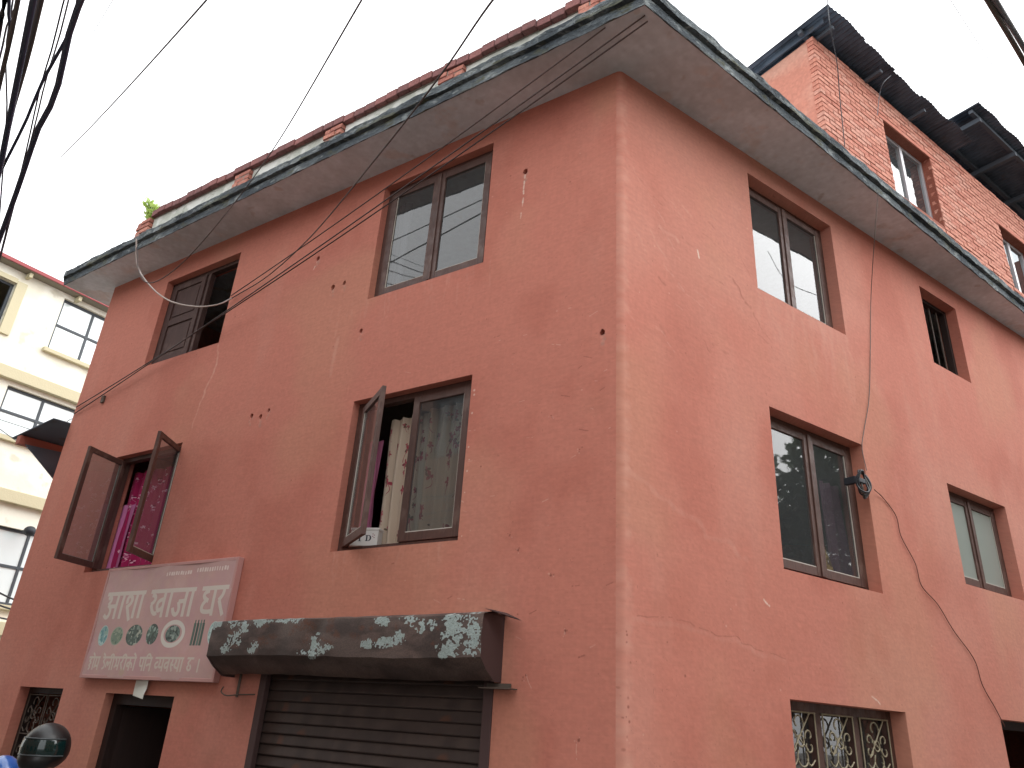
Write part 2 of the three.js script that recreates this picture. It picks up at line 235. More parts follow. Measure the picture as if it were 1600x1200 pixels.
{ // rounded plaster arris between the two facades
  const n = 8, pos = [], uv = [], idx = []; const c = V(0, 0, 0).addScaledVector(dr, CT).addScaledVector(nr, -CR);
  for (let i = 0; i <= n; i++) { const a = lerp(-HALF, HALF, i / n); for (const y of [LB, TOP]) { pos.push(c.x + CR * Math.sin(a), y + EYE, c.z + CR * Math.cos(a)); uv.push(((i / n) * CT) / RW, (y - LB) / (TOP - LB)); } }
  for (let i = 0; i < n; i++) idx.push(2 * i, 2 * i + 2, 2 * i + 1, 2 * i + 1, 2 * i + 2, 2 * i + 3);
  const g = new THREE.BufferGeometry(); g.setAttribute('position', new THREE.Float32BufferAttribute(pos, 3)); g.setAttribute('uv', new THREE.Float32BufferAttribute(uv, 2)); g.setIndex(idx); g.computeVertexNormals();
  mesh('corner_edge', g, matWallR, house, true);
}
// hidden side and back walls, floors
const cornerP = V(0, 0, 0), Lend = dl.clone().multiplyScalar(LW), Rend = dr.clone().multiplyScalar(RW), BACK = 6.5;
const Lback = Lend.clone().addScaledVector(nl, -BACK), Rback = Rend.clone().addScaledVector(nr, -BACK * 0.4);
function wallBetween(a, b, y0, y1, th, mat, parent, name, inset = 0) {
  const d = b.clone().sub(a), len = Math.hypot(d.x, d.z); const g = box(inset, len - inset, y0 + EYE, y1 + EYE, -th, 0, 0); const m = mesh(name, g, mat, parent); m.position.set(a.x, 0, a.z); m.rotation.y = Math.atan2(-d.z, d.x); return m;
}
wallBetween(Lback, Lend, LB, TOP, TH, matRed, house, 'wall', 0.005).position.y = 0;
wallBetween(Rend, Rback, LB, TOP, TH, matRed, house, 'wall', 0.005);
wallBetween(Rback, Lback, LB, TOP, TH, matRed, house, 'wall', 0.005);
function planSlab(y0, y1, inset, name, mat) {
  const c = [cornerP, Rend, Rback, Lback, Lend], mid = c.reduce((a, p) => a.add(p), V(0, 0, 0)).multiplyScalar(1 / c.length);
  const s = new THREE.Shape(c.map(p => { const q = p.clone().lerp(mid, inset / p.distanceTo(mid)); return new THREE.Vector2(q.x, -q.z); }));
  const g = new THREE.ExtrudeGeometry(s, { depth: y1 - y0, bevelEnabled: false }); g.rotateX(-Math.PI / 2); g.translate(0, y0 + EYE, 0); return mesh(name, g, mat, house);
}
planSlab(0.80, 0.95, 0.30, 'floor_slab', matInside); planSlab(3.28, 3.43, 0.30, 'floor_slab', matInside); planSlab(-1.88, -1.86, 0.30, 'floor_slab', matInside);
planSlab(5.625, 5.835, 0.06, 'roof_slab', matSoffit);
{ // a cross wall inside, so that the rooms behind the two facades are apart
  const g = box(-0.06, 0.06, LB + EYE + 0.3, TOP + EYE - 0.02, -6, -0.35, 0); mesh('inner_wall', g, matInside, house);
}

// eaves: a swept slab edge with its two-step weathered moulding
const eaveOut = [V(-7.62, 0, -4.60), V(0.10, 0, 0.72), V(9.35, 0, -6.08)];
function sweep(path, prof, name, mat, parent, seg, jitter, closed = true) {
  const pts = [], nrm = [];
  const dirs = []; for (let i = 0; i + 1 < path.length; i++) dirs.push(path[i + 1].clone().sub(path[i]).normalize());
  const nOf = d => V(-d.z, 0, d.x);   // outward (towards the street) for a path running left to right
  for (let i = 0; i + 1 < path.length; i++) {
    const n0 = i === 0 ? nOf(dirs[0]) : nOf(dirs[i - 1]).add(nOf(dirs[i])).multiplyScalar(1 / (1 + nOf(dirs[i - 1]).dot(nOf(dirs[i]))));
    const last = i + 2 === path.length, n1 = last ? nOf(dirs[i]) : nOf(dirs[i]).add(nOf(dirs[i + 1])).multiplyScalar(1 / (1 + nOf(dirs[i]).dot(nOf(dirs[i + 1]))));
    for (let k = 0; k < seg + (last ? 1 : 0); k++) { const t = k / seg; pts.push(path[i].clone().lerp(path[i + 1], t)); nrm.push(n0.clone().lerp(n1, t)); }
  }
  const m = prof.length, pos = [];
  for (let i = 0; i < pts.length; i++) for (let j = 0; j < m; j++) { const jo = jitter ? (fbm(i * 0.35 + j * 31.7, j * 5.1, 3) - 0.5) * jitter * prof[j][2] : 0, jy = jitter ? (fbm(i * 0.4 + j * 13.3, j * 9.1 + 50, 3) - 0.5) * jitter * prof[j][2] : 0; pos.push(pts[i].x + nrm[i].x * (prof[j][0] + jo), prof[j][1] + jy + EYE, pts[i].z + nrm[i].z * (prof[j][0] + jo)); }
  const idx = [], mm = closed ? m : m - 1;
  for (let i = 0; i + 1 < pts.length; i++) for (let j = 0; j < mm; j++) { const a = i * m + j, b = i * m + (j + 1) % m, c = a + m, d = b + m; idx.push(a, c, b, b, c, d); }
  if (closed) { for (const [base, flip] of [[0, 0], [(pts.length - 1) * m, 1]]) for (let j = 1; j + 1 < m; j++) flip ? idx.push(base, base + j + 1, base + j) : idx.push(base, base + j, base + j + 1); }
  let g = new THREE.BufferGeometry(); g.setAttribute('position', new THREE.Float32BufferAttribute(pos, 3)); g.setIndex(idx); g = g.toNonIndexed(); g.computeVertexNormals();
  return mesh(name, g, mat, parent);
}
sweep(eaveOut, [[-0.012, 5.614, 0], [-0.012, 5.80, 0], [-0.95, 5.83, 0], [-0.95, 5.614, 0]], 'eave_soffit', matSoffit, house, 40, 0);
sweep(eaveOut, [[-0.010, 5.606, 0.3], [0.0, 5.606, 0.6], [0.0, 5.705, 0.7], [-0.006, 5.712, 0.3], [-0.006, 5.722, 0.3], [0.036, 5.730, 0.8], [0.040, 5.815, 1], [0.018, 5.84, 1.4], [-0.22, 5.85, 1.2], [-0.22, 5.82, 0]], 'fascia', matFascia, house, 220, 0.034);

// parapet above the shop facade: white panels between brick piers under a coping of bricks
const parapet = new THREE.Group(); parapet.name = 'parapet'; parapet.rotation.y = -HALF; parapet.position.y = EYE; house.add(parapet);
{
  const z0 = 0.26, z1 = 0.38, yb = 5.845, yt = 6.14;
  const wob = (x) => 0.012 * Math.sin(x * 2.3) + 0.008 * Math.sin(x * 5.1 + 1);
  const piers = [[-7.22, -6.92], [-5.12, -4.84], [-3.53, -3.25], [-1.86, -1.55], [-0.22, 0.12]];
  for (let k = 0; k + 1 < piers.length; k++) mesh('panel', box(piers[k][1], piers[k + 1][0], yb, yt, z0, z1, 0.006), matWhiteWash, parapet);
  const brickG = (l, h, d) => new RoundedBoxGeometry(l, h, d, 1, 0.008);
  for (const [a, b] of piers) {
    const rows = 4, rh = 0.0655;
    mesh('pier_core', box(a + 0.012, b - 0.012, yb, yb + rows * (rh + 0.008) - 0.004, z0 - 0.02, z1 + 0.045, 0.004), matMortarGrey, parapet);
    for (let r = 0; r < rows; r++) {
      const cut = a + (b - a) * (r % 2 ? 0.34 : 0.66);
      for (const [p, q] of [[a, cut - 0.005], [cut + 0.005, b]]) { const m = mesh('brick', box(p + rr(-0.006, 0.006), q + rr(-0.006, 0.006), yb + r * (rh + 0.008) + 0.004, yb + r * (rh + 0.008) + rh, z0 - 0.03, z1 + 0.055 + rr(-0.008, 0.012), 0.008), matsBrick[Math.floor(rnd() * 3)], parapet); }
    }
  }
  const gL = [0, 1, 2].map(k => boxUV(nonIdx(new RoundedBoxGeometry(0.155, 0.1, 0.22 + k * 0.006, 1, 0.008))));
  let x = -6.92; let n = 0;
  while (x < 0.1) {
    const m = new THREE.Mesh(gL[n % 3], matsCoping[Math.floor(rnd() * 3)]); m.name = 'brick'; m.castShadow = m.receiveShadow = true;
    const inPier = piers.some(([a, b]) => x + 0.07 > a - 0.04 && x + 0.07 < b + 0.04);
    m.position.set(x + 0.078, yt + 0.055 + wob(x) * 0.5 + rr(-0.004, 0.004), 0.33 + rr(-0.01, 0.01)); m.rotation.set(rr(-0.02, 0.02), rr(-0.03, 0.03), rr(-0.02, 0.02));
    parapet.add(m); x += 0.160; n++;
  }
  const mortar = box(-6.9, 0.1, yt - 0.002, yt + 0.07, z0, z1 + 0.01, 0.004); mesh('mortar_bed', mortar, matMortarGrey, parapet);
}
// low brick kerb above the other facade, up to the rooftop room
const kerb = new THREE.Group(); kerb.name = 'parapet'; kerb.rotation.y = HALF; kerb.position.y = EYE; house.add(kerb);
{
  mesh('core', box(0.15, 3.4, 5.845, 6.02, 0.30, 0.38, 0.004), matMortarGrey, kerb);
  for (let r = 0; r < 3; r++) for (let x = 0.14 + (r % 2) * 0.1; x < 3.3; x += 0.235) mesh('brick', box(x, x + 0.222, 5.85 + r * 0.078, 5.85 + r * 0.078 + 0.068, 0.28 + rr(-0.006, 0.006), 0.40 + rr(-0.01, 0.01), 0.008), matsCoping[Math.floor(rnd() * 3)], kerb);
}

/* ------------------------------------------------------------------ windows */
const Z = new THREE.Matrix4();
function leafGeo(w, h, st, dep) {   // one casement leaf, hinge at x = 0
  return [box(0, st, 0, h, -dep, 0), box(w - st, w, 0, h, -dep, 0), box(st - 0.001, w - st + 0.001, 0, st * 1.1, -dep + 0.003, -0.003), box(st - 0.001, w - st + 0.001, h - st, h, -dep + 0.003, -0.003)];
}
function beadGeo(w, h, st) { const a = st, b = 0.008; return [box(a, w - a, st * 1.1, st * 1.1 + b, -0.016, -0.009, 0), box(a, a + b, st * 1.1, h - st, -0.016, -0.009, 0)]; }
function place(gs, hinge, y, z, ang, mirror) {
  const m = new THREE.Matrix4().makeTranslation(hinge, y, z).multiply(new THREE.Matrix4().makeRotationY(ang));
  return gs.map(g => { if (mirror) { g.scale(-1, 1, 1); g = nonIdx(g); const p = g.attributes; for (const k of ['position', 'normal', 'uv']) { const a = p[k], s = a.itemSize; for (let i = 0; i < a.count; i += 3) for (let c = 0; c < s; c++) { const t = a.array[(i + 1) * s + c]; a.array[(i + 1) * s + c] = a.array[(i + 2) * s + c]; a.array[(i + 2) * s + c] = t; } } } return g.applyMatrix4(m); });
}
function casement(side, rect, o) {
  const w = rect[1] - rect[0], h = rect[3] - rect[2], r = o.recess ?? 0.1, f = o.frame ?? 0.055, st = o.stile ?? 0.07, wood = o.wood ?? matWood;
  const win = new THREE.Group(); win.name = 'window'; house.add(win);
  const base = side === 'L' ? V(0, EYE + rect[2], 0).addScaledVector(dl, -rect[0]) : V(0, EYE + rect[2], 0).addScaledVector(dr, rect[0]);
  win.position.copy(base); win.rotation.y = side === 'L' ? -HALF : HALF;
  if (o.label) win.userData.label = o.label;
  const fd = 0.08, e = 0.004;
  mesh('frame', [box(-e, f, -e, h + e, -r - fd, -r), box(w - f, w + e, -e, h + e, -r - fd, -r), box(f - 0.001, w - f + 0.001, h - f, h + e, -r - fd + 0.002, -r - 0.002), box(f - 0.001, w - f + 0.001, -e, f * 0.9, -r - fd + 0.002, -r - 0.002)], wood, win);
  const iw = w - 2 * f, ih = h - f * 1.9, lw = iw / 2 - 0.004, y = f * 0.9 + 0.003, z = -r + 0.012;
  const leaf = (left, ang, panel) => {
    const hinge = left ? f + 0.002 : w - f - 0.002, a = left ? -ang : ang;
    if (panel === 'solid') {
      const g = leafGeo(lw, ih, 0.085, 0.04); g.push(box(0.084, lw - 0.084, ih * 0.5 - 0.045, ih * 0.5 + 0.045, -0.037, -0.003));
      mesh('sash', place(g, hinge, y, z, a, !left), o.wood2 ?? wood, win);
      for (const [a0, b0] of [[0.09, ih * 0.5 - 0.04], [ih * 0.5 + 0.04, ih - 0.08]]) mesh('panel', place([box(0.08, lw - 0.08, a0 - 0.01, b0 + 0.01, -0.03, -0.02), box(0.12, lw - 0.12, a0 + 0.05, b0 - 0.05, -0.03, -0.009, 0.006)], hinge, y, z, a, !left), o.wood2 ?? wood, win);
      return;
    }
    mesh('sash', place(leafGeo(lw, ih, st, 0.038), hinge, y, z, a, !left), wood, win);
    mesh('putty', place(beadGeo(lw, ih, st), hinge, y, z, a, !left), matPutty, win);
    const pg = new THREE.PlaneGeometry(lw - 2 * st + 0.01, ih - 2.1 * st + 0.01); pg.translate(lw / 2, (st * 1.1 + ih - st) / 2, -0.018);
    mesh('pane', place([pg], hinge, y, z, a, !left), o.glass ?? matGlass, win);
  };
  if (o.left !== null) leaf(true, o.left ?? 0, o.leftPanel); if (o.right !== null) leaf(false, o.right ?? 0, o.rightPanel);
  if (!o.left && !o.right && o.left !== null && o.right !== null && !o.noStrip) mesh('cover_strip', box(w / 2 - 0.022, w / 2 + 0.03, y, y + ih, z, z + 0.014), wood, win);
  return win;
}
const D2R = Math.PI / 180;
casement('L', rectsL.W1, { recess: 0.085, stile: 0.075, frame: 0.06 });
casement('L', rectsL.W2, { recess: 0.085, left: 31 * D2R, right: 0 });
casement('L', rectsL.W3, { recess: 0.09, leftPanel: 'solid', right: null, wood: matWoodGrey, wood2: matWoodGrey });
casement('L', rectsL.W4, { recess: 0.085, left: 72 * D2R, right: 122 * D2R, stile: 0.06 });
casement('R', rectsR.W5, { recess: 0.13 });
casement('R', rectsR.W6, { recess: 0.13 });
casement('R', rectsR.W8, { recess: 0.13, glass: matFrost });
{ // small open window with bars
  const r = rectsR.W7, w = r[1] - r[0], h = r[3] - r[2], win = new THREE.Group(); win.name = 'window'; house.add(win);
  win.position.copy(R(r[0], r[2])); win.rotation.y = HALF;
  mesh('frame', [box(-0.004, 0.05, -0.004, h, -0.21, -0.13), box(w - 0.05, w + 0.004, -0.004, h, -0.21, -0.13), box(0.049, w - 0.049, h - 0.05, h + 0.004, -0.208, -0.132), box(0.049, w - 0.049, -0.004, 0.05, -0.208, -0.132)], matWoodDark, win);
  for (let k = 1; k < 5; k++) mesh('bar', box(k * w / 5 - 0.006, k * w / 5 + 0.006, 0.04, h - 0.04, -0.18, -0.168, 0), matIronDark, win);
}
{ // the open leaf of the top storey window swings inwards and stands in the dark
  const win = house.children.filter(c => c.name === 'window')[2], w = 1.532, h = 1.302;
  mesh('sash', place(leafGeo(0.69, 1.18, 0.08, 0.04), w - 0.06, 0.055, -0.16, 62 * D2R * -1, true), matWoodGrey, win);
  mesh('mullion', box(w / 2 + 0.02, w / 2 + 0.075, 0.05, h - 0.055, -0.165, -0.092), matWoodGrey, win);
}
// ornate grilles
function spiral(cx, cy, r0, r1, a0, a1, n = 14) { const p = []; for (let k = 0; k <= n; k++) { const t = k / n, a = lerp(a0, a1, t), r = lerp(r0, r1, t); p.push(V(cx + r * Math.cos(a), cy + r * Math.sin(a), 0)); } return p; }
function grillePanel(w, h) {
  const g = [], T = (p, r = 0.007) => g.push(tube(p, r, p.length * 2, 5)), c = w / 2, mod = 0.40, line = (a, b) => g.push(new THREE.TubeGeometry(new THREE.LineCurve3(V(...a), V(...b)), 1, 0.007, 5));
  line([0.01, 0, 0], [0.01, h, 0]); line([w - 0.01, 0, 0], [w - 0.01, h, 0]);
  for (let y = h; y > 0.05; y -= mod) {
    const b = Math.max(0, y - mod); line([0, y - 0.004, 0], [w, y - 0.004, 0]);
    if (y - b < mod - 0.01) break;
    T(spiral(c - 0.02, y - 0.085, 0.075, 0.03, -0.4, 3.9)); T(spiral(c + 0.015, b + 0.075, 0.07, 0.055, 2.4, 7.2));
    line([c - 0.12, b + 0.1, 0.004], [c + 0.13, y - 0.01, 0.004]); line([c + 0.09, b + 0.13, -0.004], [c - 0.11, y - 0.12, -0.004]);
    for (const s of [-1, 1]) { T(spiral(c + s * 0.105, y - 0.17, 0.05, 0.018, s > 0 ? 3.6 : -0.4, s > 0 ? -1.2 : 4.4)); T(spiral(c + s * 0.11, b + 0.15, 0.048, 0.02, s > 0 ? 2.6 : 0.5, s > 0 ? 7.4 : -4.2)); T([V(c + s * 0.16, b + 0.06, 0), V(c + s * 0.1, b + 0.02, 0), V(c + s * 0.05, b + 0.07, 0)]); }
    T(spiral(c, y - 0.21, 0.04, 0.04, 0, 6.28, 12));
  }
  return g;
}
{
  const r = rectsR.W9, w = r[1] - r[0], h = r[3] - r[2], win = new THREE.Group(); win.name = 'window'; house.add(win); win.userData.label = 'street level window with ornate iron grille';
  win.position.copy(R(r[0], r[2])); win.rotation.y = HALF;
  const f = 0.06, mw = 0.085, pw = (w - 2 * f - 2 * mw) / 3;
  mesh('frame', [box(-0.004, f, -0.004, h + 0.004, -0.23, -0.14), box(w - f, w + 0.004, -0.004, h + 0.004, -0.23, -0.14), box(f - 0.001, w - f + 0.001, h - 0.07, h + 0.004, -0.228, -0.142), box(f - 0.001, w - f + 0.001, -0.004, 0.06, -0.228, -0.142), box(f + pw, f + pw + mw, 0.05, h - 0.06, -0.226, -0.144), box(f + 2 * pw + mw, f + 2 * pw + 2 * mw, 0.05, h - 0.06, -0.226, -0.144)], matWood, win);
  for (let k = 0; k < 3; k++) {
    const x = f + k * (pw + mw); const m = mesh('grille', grillePanel(pw, h - 0.13), matIron, win); m.position.set(x, 0.06, -0.135);
    mesh('pane', (() => { const g = new THREE.PlaneGeometry(pw, h - 0.13); g.translate(x + pw / 2, h / 2, -0.2); return g; })(), matGlass, win);
  }
}
{
  const r = rectsL.G1, w = r[1] - r[0], h = r[3] - r[2], win = new THREE.Group(); win.name = 'window'; house.add(win);
  win.position.copy(L(-r[0], r[2])); win.rotation.y = -HALF;
  mesh('frame', [box(-0.004, 0.06, -0.004, h + 0.004, -0.2, -0.11), box(w - 0.06, w + 0.004, -0.004, h + 0.004, -0.2, -0.11), box(0.059, w - 0.059, h - 0.06, h + 0.004, -0.198, -0.112), box(0.059, w - 0.059, -0.004, 0.06, -0.198, -0.112)], matWoodDark, win);
  for (let k = 0; k < 2; k++) { const m = mesh('grille', grillePanel(0.385, h - 0.14), matIronDark, win); m.position.set(0.065 + k * 0.4, 0.07, -0.1); }
}
{
  const r = rectsL.DR, w = r[1] - r[0], h = r[3] - r[2], d = new THREE.Group(); d.name = 'door'; house.add(d); d.position.copy(L(-r[0], r[2])); d.rotation.y = -HALF;
  mesh('frame', [box(-0.004, 0.09, -0.004, h + 0.004, -0.2, -0.09), box(w - 0.09, w + 0.004, -0.004, h + 0.004, -0.2, -0.09), box(0.089, w - 0.089, h - 0.1, h + 0.004, -0.198, -0.092)], matWoodDark, d);
  mesh('leaf', place([box(0, 0.5, 0.2, h - 0.11, -0.04, 0)], 0.09, 0, -0.18, 80 * D2R), matWoodDark, d);
  const r2 = rectsR.W10, w2 = r2[1] - r2[0], h2 = r2[3] - r2[2], d2 = new THREE.Group(); d2.name = 'door'; house.add(d2); d2.position.copy(R(r2[0], r2[2])); d2.rotation.y = HALF;
  mesh('frame', [box(-0.004, 0.08, -0.004, h2 + 0.004, -0.23, -0.14), box(w2 - 0.08, w2 + 0.004, -0.004, h2 + 0.004, -0.23, -0.14), box(0.079, w2 - 0.079, h2 - 0.08, h2 + 0.004, -0.228, -0.142)], matWoodDark, d2);
  mesh('leaf', place([box(0, 0.55, 0.15, h2 - 0.09, -0.04, 0)], 0.08, 0, -0.22, 80 * D2R), matWoodDark, d2);
}

/* ------------------------------------------------------------------ rooftop room */
const RT0 = 3.42, RTT = (u) => 8.55 - 0.035 * (u - RT0);
const roof = thing('rooftop_room', 'red brick rooftop room under black corrugated sheets, above the grey eaves', 'rooftop room');
roof.rotation.y = HALF; roof.position.y = EYE;
{
  const wins = [[4.92, 6.14, 6.75, 7.98], [8.10, 9.2, 6.55, 7.72]], zf = 0, U1 = 10.2, yb = 5.86;
  // mortar backing with window openings, set back a little from the faces of the bricks
  const s = new THREE.Shape(); s.moveTo(RT0 + 0.02, yb); s.lineTo(U1, yb); s.lineTo(U1, RTT(U1)); s.lineTo(RT0 + 0.02, RTT(RT0));
  for (const [a, b, c, d] of wins) { const p = new THREE.Path(); p.moveTo(a, c); p.lineTo(a, d); p.lineTo(b, d); p.lineTo(b, c); p.closePath(); s.holes.push(p); }
  const g = new THREE.ExtrudeGeometry(s, { depth: 0.2, bevelEnabled: false }); g.translate(0, 0, -0.207);
  const front = mesh('wall', g, matMortar, roof);
  const bricks = []; let row = 0;
  for (let y = yb + 0.01; y < 8.5; y += 0.0765, row++) for (let x = RT0 + (row % 2 ? 0 : -0.118); x < U1; x += 0.238) {
    let a = Math.max(RT0, x), b = Math.min(U1, x + 0.226); const y1 = Math.min(y + 0.066, RTT(x) - 0.005); if (y1 - y < 0.02 || b - a < 0.03) continue;
    let segs = [[a, b]];
    for (const [wa, wb, wc, wd] of wins) if (y1 > wc && y < wd) segs = segs.flatMap(([p, q]) => q <= wa || p >= wb ? [[p, q]] : [[p, Math.min(q, wa)], [Math.max(p, wb), q]].filter(([m, n]) => n - m > 0.02));
    for (const [p, q] of segs) bricks.push([p, q, y, y1]);
  }
  bricks.forEach((b, i) => { b.vis = b[2] > 6.75 && b[0] < 8.4 ? b[0] : 100 + b[0]; });
  bricks.sort((a, b) => a.vis - b.vis);
  const cache = {}; const rest = [];
  bricks.forEach(([a, b, y0, y1], i) => {
    const key = (b - a).toFixed(3) + '_' + (y1 - y0).toFixed(3) + '_' + (i % 2);
    if (i < 300) {
      cache[key] ??= boxUV(nonIdx(new RoundedBoxGeometry(b - a, y1 - y0, 0.1, 1, 0.006)));
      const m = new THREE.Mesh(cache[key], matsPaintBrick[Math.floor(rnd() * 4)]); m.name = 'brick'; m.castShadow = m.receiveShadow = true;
      m.position.set((a + b) / 2, (y0 + y1) / 2, -0.05 + rr(-0.0035, 0.0035)); m.rotation.set(rr(-0.012, 0.012), rr(-0.008, 0.008), rr(-0.006, 0.006)); front.add(m);
    } else rest.push(box(a, b, y0, y1, -0.1, rr(-0.006, 0.006), 0.008));
  });
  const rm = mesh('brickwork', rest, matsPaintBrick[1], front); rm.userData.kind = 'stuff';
  // side wall, square to the brick front
  mesh('side_wall', box(RT0 + 0.012, RT0 + 0.22, yb, 8.53, -5, -0.015, 0.006), matRedVeiled, roof);
  mesh('back_wall', box(RT0 + 0.03, U1, yb, 8.1, -5.2, -5.0, 0), matRed, roof); mesh('end_wall', box(U1 - 0.2, U1 - 0.004, yb, 8.1, -4.99, -0.22, 0), matRed, roof);
  // aluminium windows
  wins.forEach(([a, b, c, d]) => {
    const w = new THREE.Group(); w.name = 'window'; roof.add(w); const f = 0.05, z = -0.13, mid = lerp(a, b, 0.52);
    mesh('frame', [box(a - 0.004, a + f, c, d + 0.004, z - 0.05, z), box(b - f, b + 0.004, c, d + 0.004, z - 0.05, z), box(a + f - 0.001, b - f + 0.001, d - f, d + 0.004, z - 0.048, z - 0.002), box(a + f - 0.001, b - f + 0.001, c, c + f, z - 0.048, z - 0.002), box(mid - 0.035, mid + 0.035, c + 0.02, d - 0.02, z - 0.046, z + 0.006)], matAlu, w);
    for (const [p, q] of [[a + f, mid - 0.03], [mid + 0.03, b - f]]) { const g = new THREE.PlaneGeometry(q - p, d - c - 2 * f); g.translate((p + q) / 2, (c + d) / 2, z - 0.025); mesh('pane', g, matGlass, w); }
    mesh('lintel', box(a - 0.1, b + 0.1, d + 0.006, d + 0.075, -0.2, 0.008, 0.006), matRed, w);
  });
  // corrugated sheets
  const corr = (u0, u1, z0, z1, yAt, pitch = 0.076, amp = 0.012, th = 0.003) => {
    const n = Math.round((u1 - u0) / pitch * 6), nz = 6, top = [], idx = [], pos = [];
    for (let s = 0; s < 2; s++) for (let j = 0; j <= nz; j++) for (let i = 0; i <= n; i++) { const u = lerp(u0, u1, i / n), z = lerp(z0, z1, j / nz); pos.push(u, yAt(u, z) + amp * Math.sin(u / pitch * 2 * Math.PI) - s * th, z + (j === nz ? 0.01 * Math.sin(u * 9) : 0)); }
    const st = (nz + 1) * (n + 1);
    for (let j = 0; j < nz; j++) for (let i = 0; i < n; i++) { const a = j * (n + 1) + i; idx.push(a, a + n + 1, a + 1, a + 1, a + n + 1, a + n + 2); const b = a + st; idx.push(b, b + 1, b + n + 1, b + 1, b + n + 2, b + n + 1); }
    for (let i = 0; i < n; i++) { const a = nz * (n + 1) + i; idx.push(a, a + st, a + 1, a + 1, a + st, a + st + 1); }
    const g = new THREE.BufferGeometry(); g.setAttribute('position', new THREE.Float32BufferAttribute(pos, 3)); g.setIndex(idx); g.computeVertexNormals(); return g;
  };
  const y1 = (u, z) => 8.665 - 0.036 * (u - RT0) + 0.01 * z, y2 = (u, z) => 8.965 - 0.045 * (u - 6.7) + 0.01 * z;
  const shs = [[3.26, 4.1], [4.02, 4.86], [4.78, 5.62], [5.54, 6.38], [6.30, 6.95]];
  shs.forEach(([a, b], k) => mesh('roof_sheet', corr(a, b, -4.9, 0.30 + rr(-0.02, 0.03) + (k === 0 ? 0.05 : 0), (u, z) => y1(u, z) + (k % 2) * 0.006), matTin, roof));
  [[6.72, 7.5], [7.42, 8.2], [8.12, 8.9], [8.82, 9.6], [9.52, 10.4]].forEach(([a, b], k) => mesh('roof_sheet', corr(a, b, -4.9, 0.60 + rr(-0.02, 0.02), (u, z) => y2(u, z) + (k % 2) * 0.006), matTin, roof));
  for (const z of [-0.1, -1.5, -3, -4.7]) { const pa = mesh('purlin', box(0, 3.1, -0.07, 0, -0.03, 0.03), matPurlin, roof); pa.position.set(3.3, y1(3.3, z) - 0.015, z); pa.rotation.z = -0.036; }
  for (const z of [0.45, -0.1, -2.5]) { const pb = mesh('purlin', box(0, 3.6, -0.07, 0, -0.03, 0.03), matPurlin, roof); pb.position.set(6.76, y2(6.76, z) - 0.015, z); pb.rotation.z = -0.045; }
  for (const u of [6.9, 8.0, 9.1]) mesh('rafter', box(u, u + 0.06, y2(u, 0) - 0.17, y2(u, 0) - 0.088, -0.5, 0.5), matPurlin, roof);
  for (const u of [3.5, 4.6, 5.7]) mesh('rafter', box(u, u + 0.05, y1(u, 0) - 0.14, y1(u, 0) - 0.088, -0.5, 0.24), matPurlin, roof);
  mesh('verge_board', (() => { const g = box(0, 0.02, -0.09, 0, -4.9, 0.2); g.translate(3.37, y1(3.37, 0) - 0.018, 0); return g; })(), matTin, roof);
}

